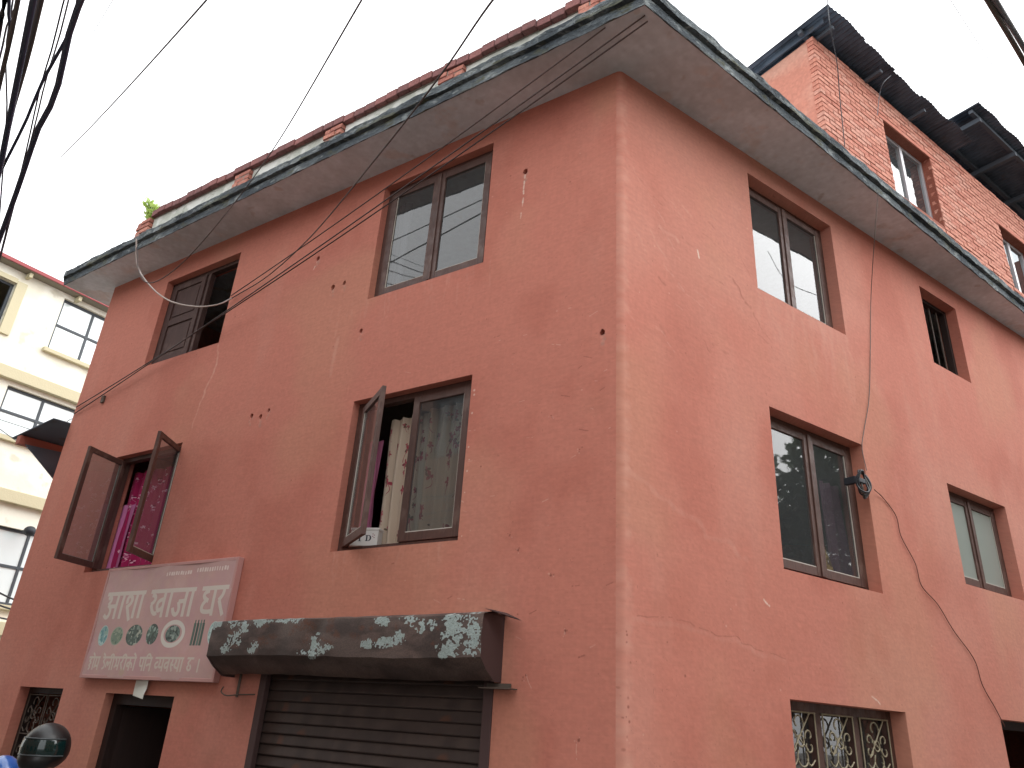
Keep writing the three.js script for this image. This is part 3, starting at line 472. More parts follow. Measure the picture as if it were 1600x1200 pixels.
/* ------------------------------------------------------------------ rolling shutter with its dented hood */
const shutter = thing('rolling_shutter', 'closed dark rolling shop shutter below a dented brown metal hood', 'shutter');
frameL(shutter); shutter.position.y = EYE;
{
  const X0 = -3.79, X1 = -0.885, hoodTex = (() => {
    const W = 1024, H = 256; const cells = [];
    const blob = (x, y0, w, h0, n, col) => { const y = 0.25 + y0 * 0.72, h = h0 * 0.72; n = Math.round(n * 1.5); for (let k = 0; k < n; k++) cells.push([x + rr(-1, 1) * w, y + rr(-1, 1) * h, rr(0.005, 0.017), rr(0.015, 0.05), col]); };
    // x 0..1 along the hood, y 0 (lower edge of the front) .. 1 (upper edge)
    blob(0.02, 0.9, 0.012, 0.08, 14, 0); blob(0.085, 0.9, 0.012, 0.08, 8, 0); blob(0.14, 0.82, 0.008, 0.16, 10, 0); blob(0.115, 0.45, 0.02, 0.12, 12, 0); blob(0.075, 0.2, 0.012, 0.1, 10, 0); blob(0.215, 0.9, 0.02, 0.07, 10, 0); blob(0.205, 0.2, 0.01, 0.1, 6, 0); blob(0.33, 0.92, 0.04, 0.04, 6, 0); blob(0.44, 0.3, 0.006, 0.3, 14, 0); blob(0.41, 0.12, 0.012, 0.08, 5, 0); blob(0.485, 0.15, 0.018, 0.08, 8, 0); blob(0.66, 0.3, 0.03, 0.06, 16, 0); blob(0.72, 0.38, 0.02, 0.05, 8, 0); blob(0.745, 0.5, 0.004, 0.12, 8, 0); blob(0.68, 0.85, 0.018, 0.07, 10, 0); blob(0.78, 0.9, 0.02, 0.06, 9, 0); blob(0.82, 0.72, 0.03, 0.1, 10, 0); blob(0.91, 0.62, 0.02, 0.3, 30, 0); blob(0.905, 0.15, 0.018, 0.14, 18, 0); blob(0.975, 0.55, 0.012, 0.3, 26, 0); blob(0.95, 0.62, 0.02, 0.05, 8, 0); blob(0.97, 0.2, 0.015, 0.12, 10, 0); blob(0.93, 0.93, 0.04, 0.05, 12, 0);
    blob(0.5, 0.6, 0.45, 0.35, 30, 1);
    return dataTex(W, H, (u, v) => {
      const n = fbm(u * 60, v * 9, 4), n2 = vn(u * 240, v * 34), m = fbm(u * 9, v * 4, 4); let c = mixc([90, 76, 70], [66, 54, 50], sm(0.35, 0.7, m)); c = mixc(c, [112, 92, 84], sm(0.55, 0.75, fbm(u * 14 + 5, v * 5, 3)) * 0.5);
      let a = 0, r = 0; for (const [x, y, rx, ry, k] of cells) { const q = Math.hypot((u - x) / rx, (v - y) / ry); if (q < 2) { const t = 1 - q / 2 + (n - 0.5) * 1.7 + (n2 - 0.5) * 1.1; if (k) r = Math.max(r, t * 0.5); else a = Math.max(a, t); } }
      c = mixc(c, [96, 56, 40], clamp(r)); if (a > 0.5) c = mixc(c, mixc([164, 178, 178], [138, 150, 144], n), sm(0.5, 0.56, a));
      const g = 0.88 + 0.24 * vn(u * 400, v * 110); return [c[0] * g, c[1] * g, c[2] * g];
    }, true);
  })();
  hoodTex.wrapS = hoodTex.wrapT = THREE.ClampToEdgeWrapping;
  const matHood = M({ map: hoodTex, roughness: 0.62, metalness: 0.15, side: THREE.DoubleSide }), matHoodDark = M({ color: 0x4a3634, roughness: 0.75, metalness: 0.1, side: THREE.DoubleSide });
  const prof = [[0.004, 0.735], [0.16, 0.73], [0.26, 0.715], [0.312, 0.70], [0.318, 0.66], [0.322, 0.55], [0.322, 0.47], [0.320, 0.415], [0.24, 0.34], [0.15, 0.285], [0.13, 0.28]], n = 90, pos = [], uv = [], idx = [];
  for (let i = 0; i <= n; i++) { const t = i / n, x = lerp(X0, X1, t);
    prof.forEach(([z, y], j) => { const k = sm(0, 4, j) ; const dent = -0.035 * Math.exp(-(((t - 0.44) / 0.035) ** 2)) * sm(1.5, 4, j) * sm(9, 6, j) - 0.02 * Math.exp(-(((t - 0.3) / 0.05) ** 2)) * sm(1, 3, j) + 0.014 * (fbm(t * 14, j * 0.6, 3) - 0.5) * k; const sag = 0.012 * Math.sin(t * 5 + 0.6) * k + 0.01 * (fbm(t * 20 + 9, j * 0.3, 2) - 0.5);
      pos.push(x, y + sag + 0.02 * (t - 0.5), z + dent); uv.push(t, clamp(0.25 + (y - 0.415) / 0.30 * 0.72)); }); }
  const m = prof.length; for (let i = 0; i < n; i++) for (let j = 0; j < m - 1; j++) { const a = i * m + j, b = a + 1, c = a + m, d = c + 1; idx.push(a, b, c, b, d, c); }
  const g = new THREE.BufferGeometry(); g.setAttribute('position', new THREE.Float32BufferAttribute(pos, 3)); g.setAttribute('uv', new THREE.Float32BufferAttribute(uv, 2)); g.setIndex(idx); g.computeVertexNormals();
  mesh('hood', toCreasedNormals(g, 0.35), matHood, shutter, true);
  for (const [x, s] of [[X1 - 0.03, 1], [X0 + 0.03, -1]]) { const sh = new THREE.Shape(prof.concat([[0.004, 0.28]]).map(([z, y]) => new THREE.Vector2(z * 0.97, y - 0.01 + 0.01 * s))); const e = new THREE.ExtrudeGeometry(sh, { depth: 0.006, bevelEnabled: false }); e.rotateY(-Math.PI / 2); e.translate(x, 0, 0); mesh('end_plate', e, matHoodDark, shutter); }
  // torn flap of the top sheet and the angle iron at its lower corner
  { const f = new THREE.BufferGeometry(); const p = [X1 - 0.02, 0.745, 0.30, X1 + 0.02, 0.742, 0.06, X1 + 0.14, 0.69, 0.03, X1 - 0.02, 0.739, 0.30, X1 + 0.14, 0.684, 0.03, X1 + 0.02, 0.736, 0.06]; f.setAttribute('position', new THREE.Float32BufferAttribute(p, 3)); f.computeVertexNormals(); mesh('flap', f, matHoodDark, shutter); }
  mesh('angle_iron', [box(X1 - 0.14, X1 + 0.11, 0.235, 0.243, 0.01, 0.12, 0), box(X1 - 0.14, X1 + 0.06, 0.243, 0.275, 0.01, 0.018, 0)], matIronDark, shutter);
  // slats
  const slatM = [0, 1, 2].map(k => { const t = dataTex(256, 64, (u, v) => { const a = fbm(u * 22 + k * 9, v * 3, 4); let c = mixc([80, 66, 60], [52, 42, 39], a); c = mixc(c, [96, 60, 44], sm(0.7, 0.85, fbm(u * 12 + k * 5, v * 2 + 4, 3)) * 0.7); return c; }, true, 0.4, 2); return M({ map: t, roughness: 0.6, metalness: 0.25 }); });
  const sp = 0.083, ns = 30, q = 13, sg = (() => { const pos = [], idx = []; for (let i = 0; i <= q; i++) { const a = i / q, y = a * sp * 0.97, z = a < 0.16 ? 0.02 * Math.sin(a / 0.16 * Math.PI / 2) : 0.02 * (1 - (a - 0.16) / 0.84); pos.push(-3.395, y, z, -0.99, y, z); } for (let i = 0; i < q; i++) idx.push(2 * i, 2 * i + 1, 2 * i + 2, 2 * i + 1, 2 * i + 3, 2 * i + 2); const g = new THREE.BufferGeometry(); g.setAttribute('position', new THREE.Float32BufferAttribute(pos, 3)); g.setIndex(idx); g.computeVertexNormals(); return boxUV(nonIdx(g)); })();
  for (let k = 0; k < ns; k++) { const s = new THREE.Mesh(sg, slatM[k % 3]); s.name = 'slat'; s.castShadow = s.receiveShadow = true; s.position.set(0, 0.5 - (k + 1) * sp, -0.07 + rr(-0.002, 0.002)); shutter.add(s); }
  for (const [a, b] of [[-3.41, -3.33], [-1.055, -0.975]]) mesh('guide_rail', [box(a, b, -1.9, 0.3, -0.04, 0.012), box(a, a + 0.012, -1.9, 0.3, -0.11, -0.03)], matHoodDark, shutter);
  mesh('back_plate', box(-3.39, -0.995, -1.9, 0.5, -0.1, -0.085, 0), matHoodDark, shutter);
  mesh('hook', [tube([L(3.4, 0, 0.05), L(3.6, 0, 0.08), L(3.7, 0, 0.1)].map(() => V(0, 0, 0)).length ? [V(-3.42, 0.13, 0.03), V(-3.6, 0.12, 0.06), V(-3.74, 0.11, 0.07), V(-3.82, 0.14, 0.07), V(-3.8, 0.18, 0.07)] : [], 0.006, 30), box(-3.66, -3.63, 0.1, 0.3, 0.03, 0.036, 0)], matIronDark, shutter);
}

/* ------------------------------------------------------------------ sign board (Devanagari drawn stroke by stroke) */
const GL = {   // x to the right, y down from the head line (0) to the base (1); first number is the advance
  a: [0.98, [[0.1, 0.2], [0.24, 0.1], [0.38, 0.24], [0.2, 0.44]], [[0.2, 0.44], [0.44, 0.54], [0.42, 0.86], [0.2, 0.98], [0.04, 0.82]], [[0.3, 0.5], [0.76, 0.5]], [[0.78, 0], [0.78, 1]]],
  A: [0.36, [[0.18, 0], [0.18, 1]]],
  sh: [0.86, [[0.14, 0.42], [0.08, 0.2], [0.26, 0.08], [0.44, 0.24], [0.36, 0.48], [0.12, 0.56]], [[0.2, 0.54], [0.5, 1.08]], [[0.68, 0], [0.68, 1]]],
  kh: [1.14, [[0.1, 0.14], [0.34, 0.14], [0.36, 0.4], [0.12, 0.5]], [[0.16, 0.5], [0.36, 0.96], [0.62, 0.82]], [[0.92, 0.32], [0.62, 0.34], [0.54, 0.6], [0.72, 0.8], [0.92, 0.62]], [[0.94, 0], [0.94, 1]]],
  j: [0.88, [[0.7, 0.42], [0.34, 0.44]], [[0.34, 0.44], [0.5, 0.7], [0.36, 0.96], [0.12, 0.84], [0.08, 0.66]], [[0.72, 0], [0.72, 1]]],
  gh: [0.94, [[0.44, 0.1], [0.14, 0.14], [0.18, 0.38], [0.46, 0.46]], [[0.3, 0.46], [0.1, 0.62], [0.22, 0.9], [0.74, 0.84]], [[0.76, 0], [0.76, 1]]],
  r: [0.56, [[0.3, 0], [0.38, 0.28], [0.1, 0.46]], [[0.14, 0.46], [0.46, 1]]],
  h: [0.58, [[0.3, 0], [0.3, 0.2], [0.08, 0.26], [0.44, 0.44], [0.12, 0.62], [0.42, 0.78], [0.18, 1]]],
  o: [0.34, [[0.17, 0], [0.17, 1]], [[0.17, 0], [0.1, -0.24], [-0.16, -0.34]]],
  m: [0.74, [[0.16, 0], [0.16, 0.72], [0.06, 0.84]], [[0.1, 0.68], [0.56, 0.68]], [[0.56, 0], [0.56, 1]]],
  D: [0.58, [[0.3, 0], [0.3, 0.2], [0.1, 0.3], [0.44, 0.5], [0.42, 0.84], [0.12, 0.9]]],
  e: [0, [[-0.3, 0], [-0.4, -0.24], [-0.64, -0.32]]],
  l: [0.86, [[0.08, 0.8], [0.06, 0.4], [0.28, 0.34], [0.36, 0.7], [0.44, 0.36], [0.68, 0.4]], [[0.7, 0], [0.7, 1]]],
  I: [0.34, [[0.17, 0], [0.17, 1]], [[0.17, 0], [0.02, -0.26], [-0.3, -0.2], [-0.36, 0]]],
  bh: [0.8, [[0.1, 0.16], [0.3, 0.1], [0.3, 0.66], [0.12, 0.8]], [[0.26, 0.64], [0.6, 0.64]], [[0.62, 0], [0.62, 1]]],
  k: [0.86, [[0.42, 0], [0.42, 1]], [[0.42, 0.36], [0.1, 0.36], [0.1, 0.74], [0.42, 0.62]], [[0.42, 0.4], [0.74, 0.38], [0.74, 0.8]]],
  p: [0.7, [[0.12, 0], [0.12, 0.5], [0.3, 0.66], [0.54, 0.6]], [[0.54, 0], [0.54, 1]]],
  n: [0.7, [[0.06, 0.5], [0.14, 0.62], [0.2, 0.48], [0.56, 0.48]], [[0.56, 0], [0.56, 1]]],
  i: [0.3, [[0.15, 0], [0.15, 1]], [[0.15, 0], [0.24, -0.28], [0.6, -0.28], [0.76, 0]]],
  v: [0.72, [[0.56, 0.3], [0.16, 0.34], [0.1, 0.64], [0.36, 0.78], [0.56, 0.56]], [[0.56, 0], [0.56, 1]]],
  vh: [0.5, [[0.46, 0.3], [0.14, 0.34], [0.08, 0.64], [0.34, 0.78], [0.5, 0.62]]],
  y: [0.74, [[0.1, 0.06], [0.24, 0.3], [0.1, 0.5], [0.22, 0.76], [0.58, 0.66]], [[0.58, 0], [0.58, 1]]],
  s: [0.8, [[0.28, 0], [0.34, 0.28], [0.1, 0.46], [0.4, 0.98]], [[0.2, 0.5], [0.62, 0.5]], [[0.62, 0], [0.62, 1]]],
  sH: [0.5, [[0.28, 0], [0.34, 0.28], [0.1, 0.46], [0.4, 0.98]], [[0.2, 0.5], [0.5, 0.5]]],
  th: [0.76, [[0.12, 0.14], [0.3, 0.16], [0.16, 0.4], [0.12, 0.7], [0.6, 0.74]], [[0.6, 0], [0.6, 1]]],
  ch: [0.76, [[0.36, 0], [0.36, 0.16], [0.1, 0.3], [0.3, 0.48], [0.08, 0.66], [0.34, 0.92], [0.62, 0.7], [0.4, 0.48]]],
  d: [0.4, [[0.2, 0.02], [0.2, 1]]],
};
function word(g, list, x, y, h, lw) { // draws one word, returns its width
  let w = 0; g.lineWidth = lw; g.lineCap = 'butt'; g.lineJoin = 'round';
  for (const k of list) { const [adv, ...strokes] = GL[k]; for (const s of strokes) { g.beginPath(); g.moveTo(x + (w + s[0][0]) * h, y + s[0][1] * h); if (s.length === 2) g.lineTo(x + (w + s[1][0]) * h, y + s[1][1] * h); else { for (let i = 1; i < s.length - 1; i++) { const e = i === s.length - 2 ? s[i + 1] : [(s[i][0] + s[i + 1][0]) / 2, (s[i][1] + s[i + 1][1]) / 2]; g.quadraticCurveTo(x + (w + s[i][0]) * h, y + s[i][1] * h, x + (w + e[0]) * h, y + e[1] * h); } } g.stroke(); } w += adv; }
  if (list[0] !== 'd') { g.beginPath(); g.moveTo(x - 0.04 * h, y); g.lineTo(x + (w - 0.02) * h, y); g.stroke(); }
  return w * h;
}
{
  const c = document.createElement('canvas'); c.width = 1280; c.height = 672; const g = c.getContext('2d');
  g.fillStyle = '#b8968f'; g.fillRect(0, 0, 1280, 672);
  for (let k = 0; k < 900; k++) { g.fillStyle = ['rgba(208,172,164,0.06)', 'rgba(190,142,136,0.06)', 'rgba(190,160,140,0.06)'][k % 3]; g.beginPath(); g.ellipse(rnd() * 1280, rnd() * 672, rr(20, 150), rr(10, 60), rnd() * 3, 0, 7); g.fill(); }
  // faint caption at the top right: two rows too washed out to read
  g.fillStyle = 'rgba(226,214,206,0.75)'; for (let k = 0; k < 11; k++) g.fillRect(640 + k * 22, 50 + rr(-2, 2), rr(9, 18), 22); for (let k = 0; k < 13; k++) g.fillRect(925 + k * 23, 40 + rr(-2, 2), rr(9, 18), 24);
  g.strokeStyle = '#c8bdb2';
  const H1 = 168; let x = 70; for (const w of [['a', 'A', 'sh', 'A'], ['kh', 'A', 'j', 'A'], ['gh', 'r']]) x += word(g, w, x, 165, H1 * 0.94, 25) + 58;
  const dish = (cx, cy, rx, ry, cols, rim) => { if (rim) { g.fillStyle = rim; g.beginPath(); g.ellipse(cx, cy, rx * 1.12, ry * 1.12, 0, 0, 7); g.fill(); } g.save(); g.beginPath(); g.ellipse(cx, cy, rx, ry, 0, 0, 7); g.clip(); g.fillStyle = cols[0]; g.fillRect(cx - rx, cy - ry, 2 * rx, 2 * ry); for (let k = 0; k < 46; k++) { g.fillStyle = cols[1 + Math.floor(rnd() * (cols.length - 1))]; g.beginPath(); g.ellipse(cx + rr(-1, 1) * rx, cy + rr(-1, 1) * ry, rr(4, 15), rr(3, 12), rnd() * 3, 0, 7); g.fill(); } g.restore(); };
  dish(128, 424, 46, 56, ['#7fa6a6', '#5d8f92', '#a9c4c0', '#89a89c'], '#a8bdb8'); dish(280, 428, 56, 50, ['#6f8270', '#55705c', '#8f9c86', '#7b8a74'], '#94a08e'); dish(455, 424, 78, 62, ['#4b5a52', '#39463f', '#7e8c80', '#65766a', '#a4a898'], null); dish(635, 420, 58, 60, ['#3f4b44', '#5f7468', '#8fa398', '#56685e'], null); dish(835, 420, 66, 48, ['#55655e', '#2f3a36', '#8c9a90', '#6d7d74'], null);
  g.lineWidth = 26; g.strokeStyle = '#cfc9bf'; g.beginPath(); g.ellipse(835, 420, 96, 66, 0, 0, 7); g.stroke();
  for (const [a, b] of [[1010, '#51645a'], [1036, '#3f5148'], [1062, '#62756a'], [1086, '#47584e']]) { g.fillStyle = b; g.fillRect(a, 362, 20, 124); g.fillRect(a + 5, 344, 10, 24); }
  dish(1200, 420, 44, 58, ['#8fb0ac', '#6c9492', '#b5cac4'], '#b9c8c2');
  g.strokeStyle = '#c5b8ab'; x = 48; for (const w of [['h', 'o', 'm'], ['D', 'e', 'l', 'I', 'bh', 'r', 'I', 'k', 'o'], ['p', 'i', 'n'], ['vh', 'y', 'v', 'sH', 'th', 'A'], ['ch'], ['d']]) x += word(g, w, x, 556, 74, 12) + 30;
  g.fillStyle = 'rgba(178,158,132,0.5)'; g.beginPath(); g.ellipse(430, 640, 26, 20, 0, 0, 7); g.fill();
  const t = new THREE.CanvasTexture(c); t.colorSpace = THREE.SRGBColorSpace; t.anisotropy = 8;
  const sign = thing('sign_board', 'faded pink shop sign with white lettering and food pictures above the doorway', 'sign');
  const w = 2.17, h = 1.10; sign.position.copy(L(6.142, 0.222, 0.055)); sign.rotation.y = -HALF;
  const nx = 24, pg = new THREE.PlaneGeometry(w, h, nx, 12), p = pg.attributes.position; for (let i = 0; i < p.count; i++) p.setZ(i, 0.004 * Math.sin(p.getX(i) * 7 + p.getY(i) * 3) + 0.003 * Math.sin(p.getY(i) * 11)); pg.computeVertexNormals(); pg.translate(w / 2, h / 2, 0.012);
  mesh('printed_sheet', pg, M({ map: t, roughness: 0.55 }), sign, true);
  const fm = M({ color: 0xb88a84, roughness: 0.6 });
  mesh('frame', [box(-0.012, 0.02, -0.012, h + 0.012, -0.05, 0.016), box(w - 0.02, w + 0.012, -0.012, h + 0.012, -0.05, 0.016), box(0.02, w - 0.02, -0.012, 0.02, -0.049, 0.015), box(0.02, w - 0.02, h - 0.02, h + 0.012, -0.049, 0.015)], fm, sign);
  mesh('backing', box(0.01, w - 0.01, 0.01, h - 0.01, -0.04, 0.003, 0), matIronDark, sign);
  const paper = mesh('paper_notice', (() => { const q = new THREE.PlaneGeometry(0.235, 0.16, 8, 4), a = q.attributes.position; for (let i = 0; i < a.count; i++) { const X = a.getX(i), Y = a.getY(i); a.setZ(i, 0.01 * Math.sin(X * 12) + (Y < 0 ? 0.012 * (X + 0.1) * 6 : 0)); a.setY(i, Y + (Y < 0 ? -X * 0.12 : 0)); } q.computeVertexNormals(); return q; })(), M({ color: 0xd4d6cc, roughness: 0.8, side: THREE.DoubleSide }));
  paper.position.copy(L(5.09, 0.135, 0.03)); paper.rotation.y = -HALF; tag(paper, 'small white paper stuck on the wall just below the sign', 'paper');
}

/* ------------------------------------------------------------------ curtains and things behind the windows */
function curtain(name, side, x0, x1, y0, y1, z, mat, label, group, o = {}) {
  const w = x1 - x0, h = y1 - y0, nx = Math.ceil(w * 90), ny = 16, pg = new THREE.PlaneGeometry(w, h, nx, ny), p = pg.attributes.position;
  for (let i = 0; i < p.count; i++) { const X = p.getX(i) / w + 0.5, Y = p.getY(i) / h + 0.5; const f = o.folds ?? 7; const ph = X * f * 2 * Math.PI + 1.3 * Math.sin(X * 5 + (o.ph ?? 0)); p.setZ(i, (0.022 + 0.012 * (1 - Y)) * Math.sin(ph) + 0.01 * Math.sin(ph * 2.3 + Y * 2)); p.setX(i, p.getX(i) + (o.pull ?? 0) * (1 - Y) * (X) + 0.012 * Math.sin(Y * 5 + X * 9)); }
  pg.computeVertexNormals(); const m = mesh(name, pg, mat, scene, true); const F = side === 'L' ? L : R; m.position.copy(side === 'L' ? L(-(x0 + x1) / 2, (y0 + y1) / 2, z) : R((x0 + x1) / 2, (y0 + y1) / 2, z)); m.rotation.y = side === 'L' ? -HALF : HALF; tag(m, label, 'curtain', group); return m;
}
function floral(bg, flowers, n, sz) { const c = document.createElement('canvas'); c.width = 512; c.height = 768; const g = c.getContext('2d'); g.fillStyle = bg; g.fillRect(0, 0, 512, 768); for (let k = 0; k < n; k++) { const x = rnd() * 512, y = rnd() * 768, s = rr(0.6, 1.3) * sz; for (let q = 0; q < 5; q++) { g.fillStyle = flowers[Math.floor(rnd() * flowers.length)]; g.beginPath(); const a = q * 1.256 + rnd(); g.ellipse(x + Math.cos(a) * s * 0.7, y + Math.sin(a) * s * 0.7, s * 0.62, s * 0.36, a, 0, 7); g.fill(); } g.strokeStyle = flowers[0]; g.lineWidth = s * 0.14; g.beginPath(); g.moveTo(x, y); g.quadraticCurveTo(x + s * rr(-2, 2), y + s * 2, x + s * rr(-2, 2), y + s * 3.4); g.stroke(); } const t = new THREE.CanvasTexture(c); t.colorSpace = THREE.SRGBColorSpace; t.wrapS = t.wrapT = THREE.RepeatWrapping; return t; }
const cloth = (t, col = 0xffffff) => P({ map: t, color: col, roughness: 0.95, transmission: 0.15, thickness: 0, side: THREE.DoubleSide });
const creamT = floral('#cdb9a4', ['#a4404e', '#8a3a48', '#b9626a', '#6e5a4a'], 46, 17), magT = floral('#b01a5c', ['#e7a9c2', '#d886aa', '#f0cbd8', '#7a1040'], 170, 9);
curtain('curtain', 'L', -2.52, -2.02, 1.28, 2.62, -0.27, cloth(creamT), 'cream curtain with red flowers showing through the open half of the middle window', null, { folds: 4, pull: 0.02 });
curtain('curtain', 'L', -2.06, -1.42, 1.28, 2.66, -0.275, cloth(creamT, 0xe8e6de), 'cream curtain with red flowers behind the closed pane of the middle window', null, { folds: 5, ph: 2 });
curtain('curtain', 'L', -2.80, -2.66, 1.28, 2.45, -0.30, P({ color: 0xc9789a, roughness: 0.9, side: THREE.DoubleSide }), 'plain pink cloth behind the half open sash of the middle window', null, { folds: 1.2 });
curtain('curtain', 'L', -6.78, -5.50, 1.28, 2.62, -0.29, cloth(magT), 'magenta curtain with white flowers in the wide open window', null, { folds: 6 });
curtain('curtain', 'L', -6.80, -6.52, 1.28, 2.2, -0.262, P({ color: 0xc878a8, roughness: 0.9, side: THREE.DoubleSide }), 'plain pink cloth beside the magenta flowered curtain', null, { folds: 1.5 });
curtain('curtain', 'L', -2.84, -2.7, 3.9, 5.3, -0.28, P({ color: 0x8a8688, roughness: 0.9, side: THREE.DoubleSide }), 'pale grey curtain edge in the closed top storey window above the curtained one', null, { folds: 2 });
curtain('curtain', 'R', 2.85, 3.2, 1.26, 2.35, -0.29, P({ color: 0x7a5262, roughness: 0.9, side: THREE.DoubleSide }), 'dull mauve curtain behind the pane beside the cable coil', null, { folds: 3, pull: 0.06 });
{
  const straw = M({ map: dataTex(128, 128, (u, v) => { const n = tfbm(u, v, 24, 3); return mixc([202, 158, 88], [120, 84, 44], sm(0.35, 0.65, n)); }, true, 1, 1) });
  const g = new THREE.ConeGeometry(0.2, 0.42, 14, 6); const p = g.attributes.position; for (let i = 0; i < p.count; i++) { p.setX(i, p.getX(i) * (1 + 0.15 * Math.sin(i * 7.7))); p.setZ(i, p.getZ(i) * (0.3 + 0.05 * Math.sin(i * 3.1))); } g.computeVertexNormals();
  const m = mesh('straw_bundle', g, straw); m.position.copy(R(2.78, 1.5, -0.27)); m.rotation.y = HALF; tag(m, 'yellow straw bundle behind the pane beside the cable coil', 'straw');
  const c = document.createElement('canvas'); c.width = 256; c.height = 160; const k = c.getContext('2d'); k.fillStyle = '#d9d6d2'; k.fillRect(0, 0, 256, 160); k.fillStyle = '#2c2f3a'; k.font = 'bold 84px serif'; k.fillText('1', 62, 118); k.fillText('D', 138, 116); k.fillStyle = '#8a4a50'; for (let q = 0; q < 4; q++) k.fillRect(206 + (q % 2) * 14, 40 + q * 12, 10, 8); k.fillStyle = '#b8b2ae'; k.fillRect(0, 0, 256, 10);
  const t = new THREE.CanvasTexture(c); t.colorSpace = THREE.SRGBColorSpace;
  const crt = thing('carton', 'white carton standing on the sill of the half open middle window', 'carton'); crt.position.copy(L(2.53, 1.368, -0.135)); crt.rotation.y = -HALF + 0.35;
  mesh('body', box(-0.13, 0.13, 0, 0.15, -0.05, 0.05, 0.003), M({ color: 0xcfccc8, roughness: 0.7 }), crt); const pg = new THREE.PlaneGeometry(0.25, 0.14); pg.translate(0, 0.075, 0.0515); mesh('print', pg, M({ map: t, roughness: 0.7 }), crt, true);
  mesh('lid', box(-0.135, 0.135, 0.142, 0.162, -0.055, 0.055, 0.003), M({ color: 0xdedad6, roughness: 0.7 }), crt);
}

/* ------------------------------------------------------------------ plant on the end pier */
function leafCloud(n, size, fn) { const pos = [], nor = []; for (let k = 0; k < n; k++) { const c = fn(k); const d = V(rr(-1, 1), rr(-0.3, 1), rr(-1, 1)).normalize(), s = V(rr(-1, 1), rr(-1, 1), rr(-1, 1)).cross(d).normalize(), q = size * rr(0.6, 1.3), a = c, tip = c.clone().addScaledVector(d, q), mid = c.clone().addScaledVector(d, q * 0.5), l = mid.clone().addScaledVector(s, q * 0.32), r = mid.clone().addScaledVector(s, -q * 0.32), nn = d.clone().cross(s).normalize(); l.addScaledVector(nn, q * 0.08); r.addScaledVector(nn, q * 0.08); for (const v of [a, r, tip, a, tip, l]) { pos.push(v.x, v.y, v.z); nor.push(nn.x, nn.y, nn.z); } } const g = new THREE.BufferGeometry(); g.setAttribute('position', new THREE.Float32BufferAttribute(pos, 3)); g.setAttribute('normal', new THREE.Float32BufferAttribute(nor, 3)); return g; }
const leafMat = (col) => P({ color: col, roughness: 0.8, transmission: 0.55, thickness: 0, side: THREE.DoubleSide });
{
  const pl = thing('rooftop_plant', 'small leafy plant growing on the end pier of the parapet', 'plant'); const b = L(7.06, 6.115, 0.3); pl.position.copy(b);
  const stems = [], tips = []; for (let k = 0; k < 9; k++) { const t = V(rr(-0.22, 0.42), rr(0.1, 0.3), rr(-0.14, 0.14)); if (k < 3) t.set(-0.2 + k * 0.07, 0.42 - k * 0.04, 0); tips.push(t); stems.push(tube([V(0.02, 0, 0), V(t.x * 0.4, t.y * 0.6, t.z * 0.4), t], 0.004, 6, 4)); }
  mesh('stem', stems, M({ color: 0x5d6a34 }), pl); mesh('foliage', leafCloud(420, 0.08, k => tips[k % 9].clone().multiplyScalar(rr(0.45, 1.05)).add(V(rr(-0.03, 0.03), rr(-0.02, 0.03), rr(-0.03, 0.03)))), P({ color: new THREE.Color(0.42, 0.55, 0.14), roughness: 1, transmission: 0.5, thickness: 0, side: THREE.DoubleSide }), pl);
}

/* ------------------------------------------------------------------ cables */
function cable(name, pts, r, mat, label, group, seg) { const m = mesh(name, tube(pts, r, seg ?? pts.length * 10, 6), mat); tag(m, label, 'cable', group); return m; }
function sagLine(a, b, s, n = 10) { const p = []; for (let k = 0; k <= n; k++) { const t = k / n; const v = a.clone().lerp(b, t); v.y -= s * 4 * t * (1 - t); p.push(v); } return p; }
const eaveTip = pxY(1008, 24, 5.60);
cable('service_wire', sagLine(eaveTip, L(8.20, 3.56, 0.02), 0.06), 0.0068, matWire, 'dark wire strung across the shop facade from the eaves corner', 'wires strung along the shop facade');
cable('service_wire', sagLine(eaveTip.clone().add(V(0.03, -0.02, -0.04)), L(8.20, 3.66, 0.02), 0.12), 0.0068, matWire, 'dark wire strung across the shop facade from the eaves corner', 'wires strung along the shop facade');
cable('service_wire', sagLine(pxY(946, 43, 5.602), pxL(361, 462, 0.03), 0.05), 0.006, matWire, 'thin wire from the eaves to the top storey window with the panelled sash');
{ // insulator clamp where the pair meets the wall
  const m = mesh('cable_clamp', [box(-0.03, 0.03, -0.05, 0.05, 0, 0.03, 0.004)], matIronDark); m.position.copy(L(7.55, 3.66, 0)); m.rotation.y = -HALF; tag(m, 'small dark clamp on the wall where two strung wires meet', 'clamp');
}
cable('overhead_wire', [atPx(905, -160, 2.6), atPx(770, 0, 3.6), atPx(690, 115, 4.4), atPx(600, 232, 5.5), pxL(490, 365, 0.45), pxL(420, 430, 0.15), pxL(362, 466, 0.03)], 0.0062, matWire, 'wire coming down from above to the panelled top storey window');
cable('drooping_wire', [pxY(213, 373, 5.61), pxL(215, 415, 0.5), pxL(235, 447, 0.45), pxL(265, 470, 0.36), pxL(305, 479, 0.24), pxL(340, 476, 0.12), pxL(362, 466, 0.03)], 0.010, matCablePale, 'pale cable hanging in a loop below the eaves in front of the top window', null, 60);
cable('overhead_wire', [atPx(640, -125, 3.2), atPx(565, 0, 4.2), atPx(445, 205, 6.8), pxL(392, 283, 0.66), pxL(340, 350, 0.62), pxL(290, 406, 0.56), pxL(252, 436, 0.54), pxL(228, 441, 0.54), pxL(216, 420, 0.54), pxY(213, 376, 5.61)], 0.0062, matWire, 'thin wire coming down past the parapet and curling up to the eaves', null, 90);
cable('overhead_wire', sagLine(atPx(395, -82, 5), atPx(95, 245, 14), 0.1), 0.0075, matWire, 'single thin wire crossing the open sky beside the cable bundle');
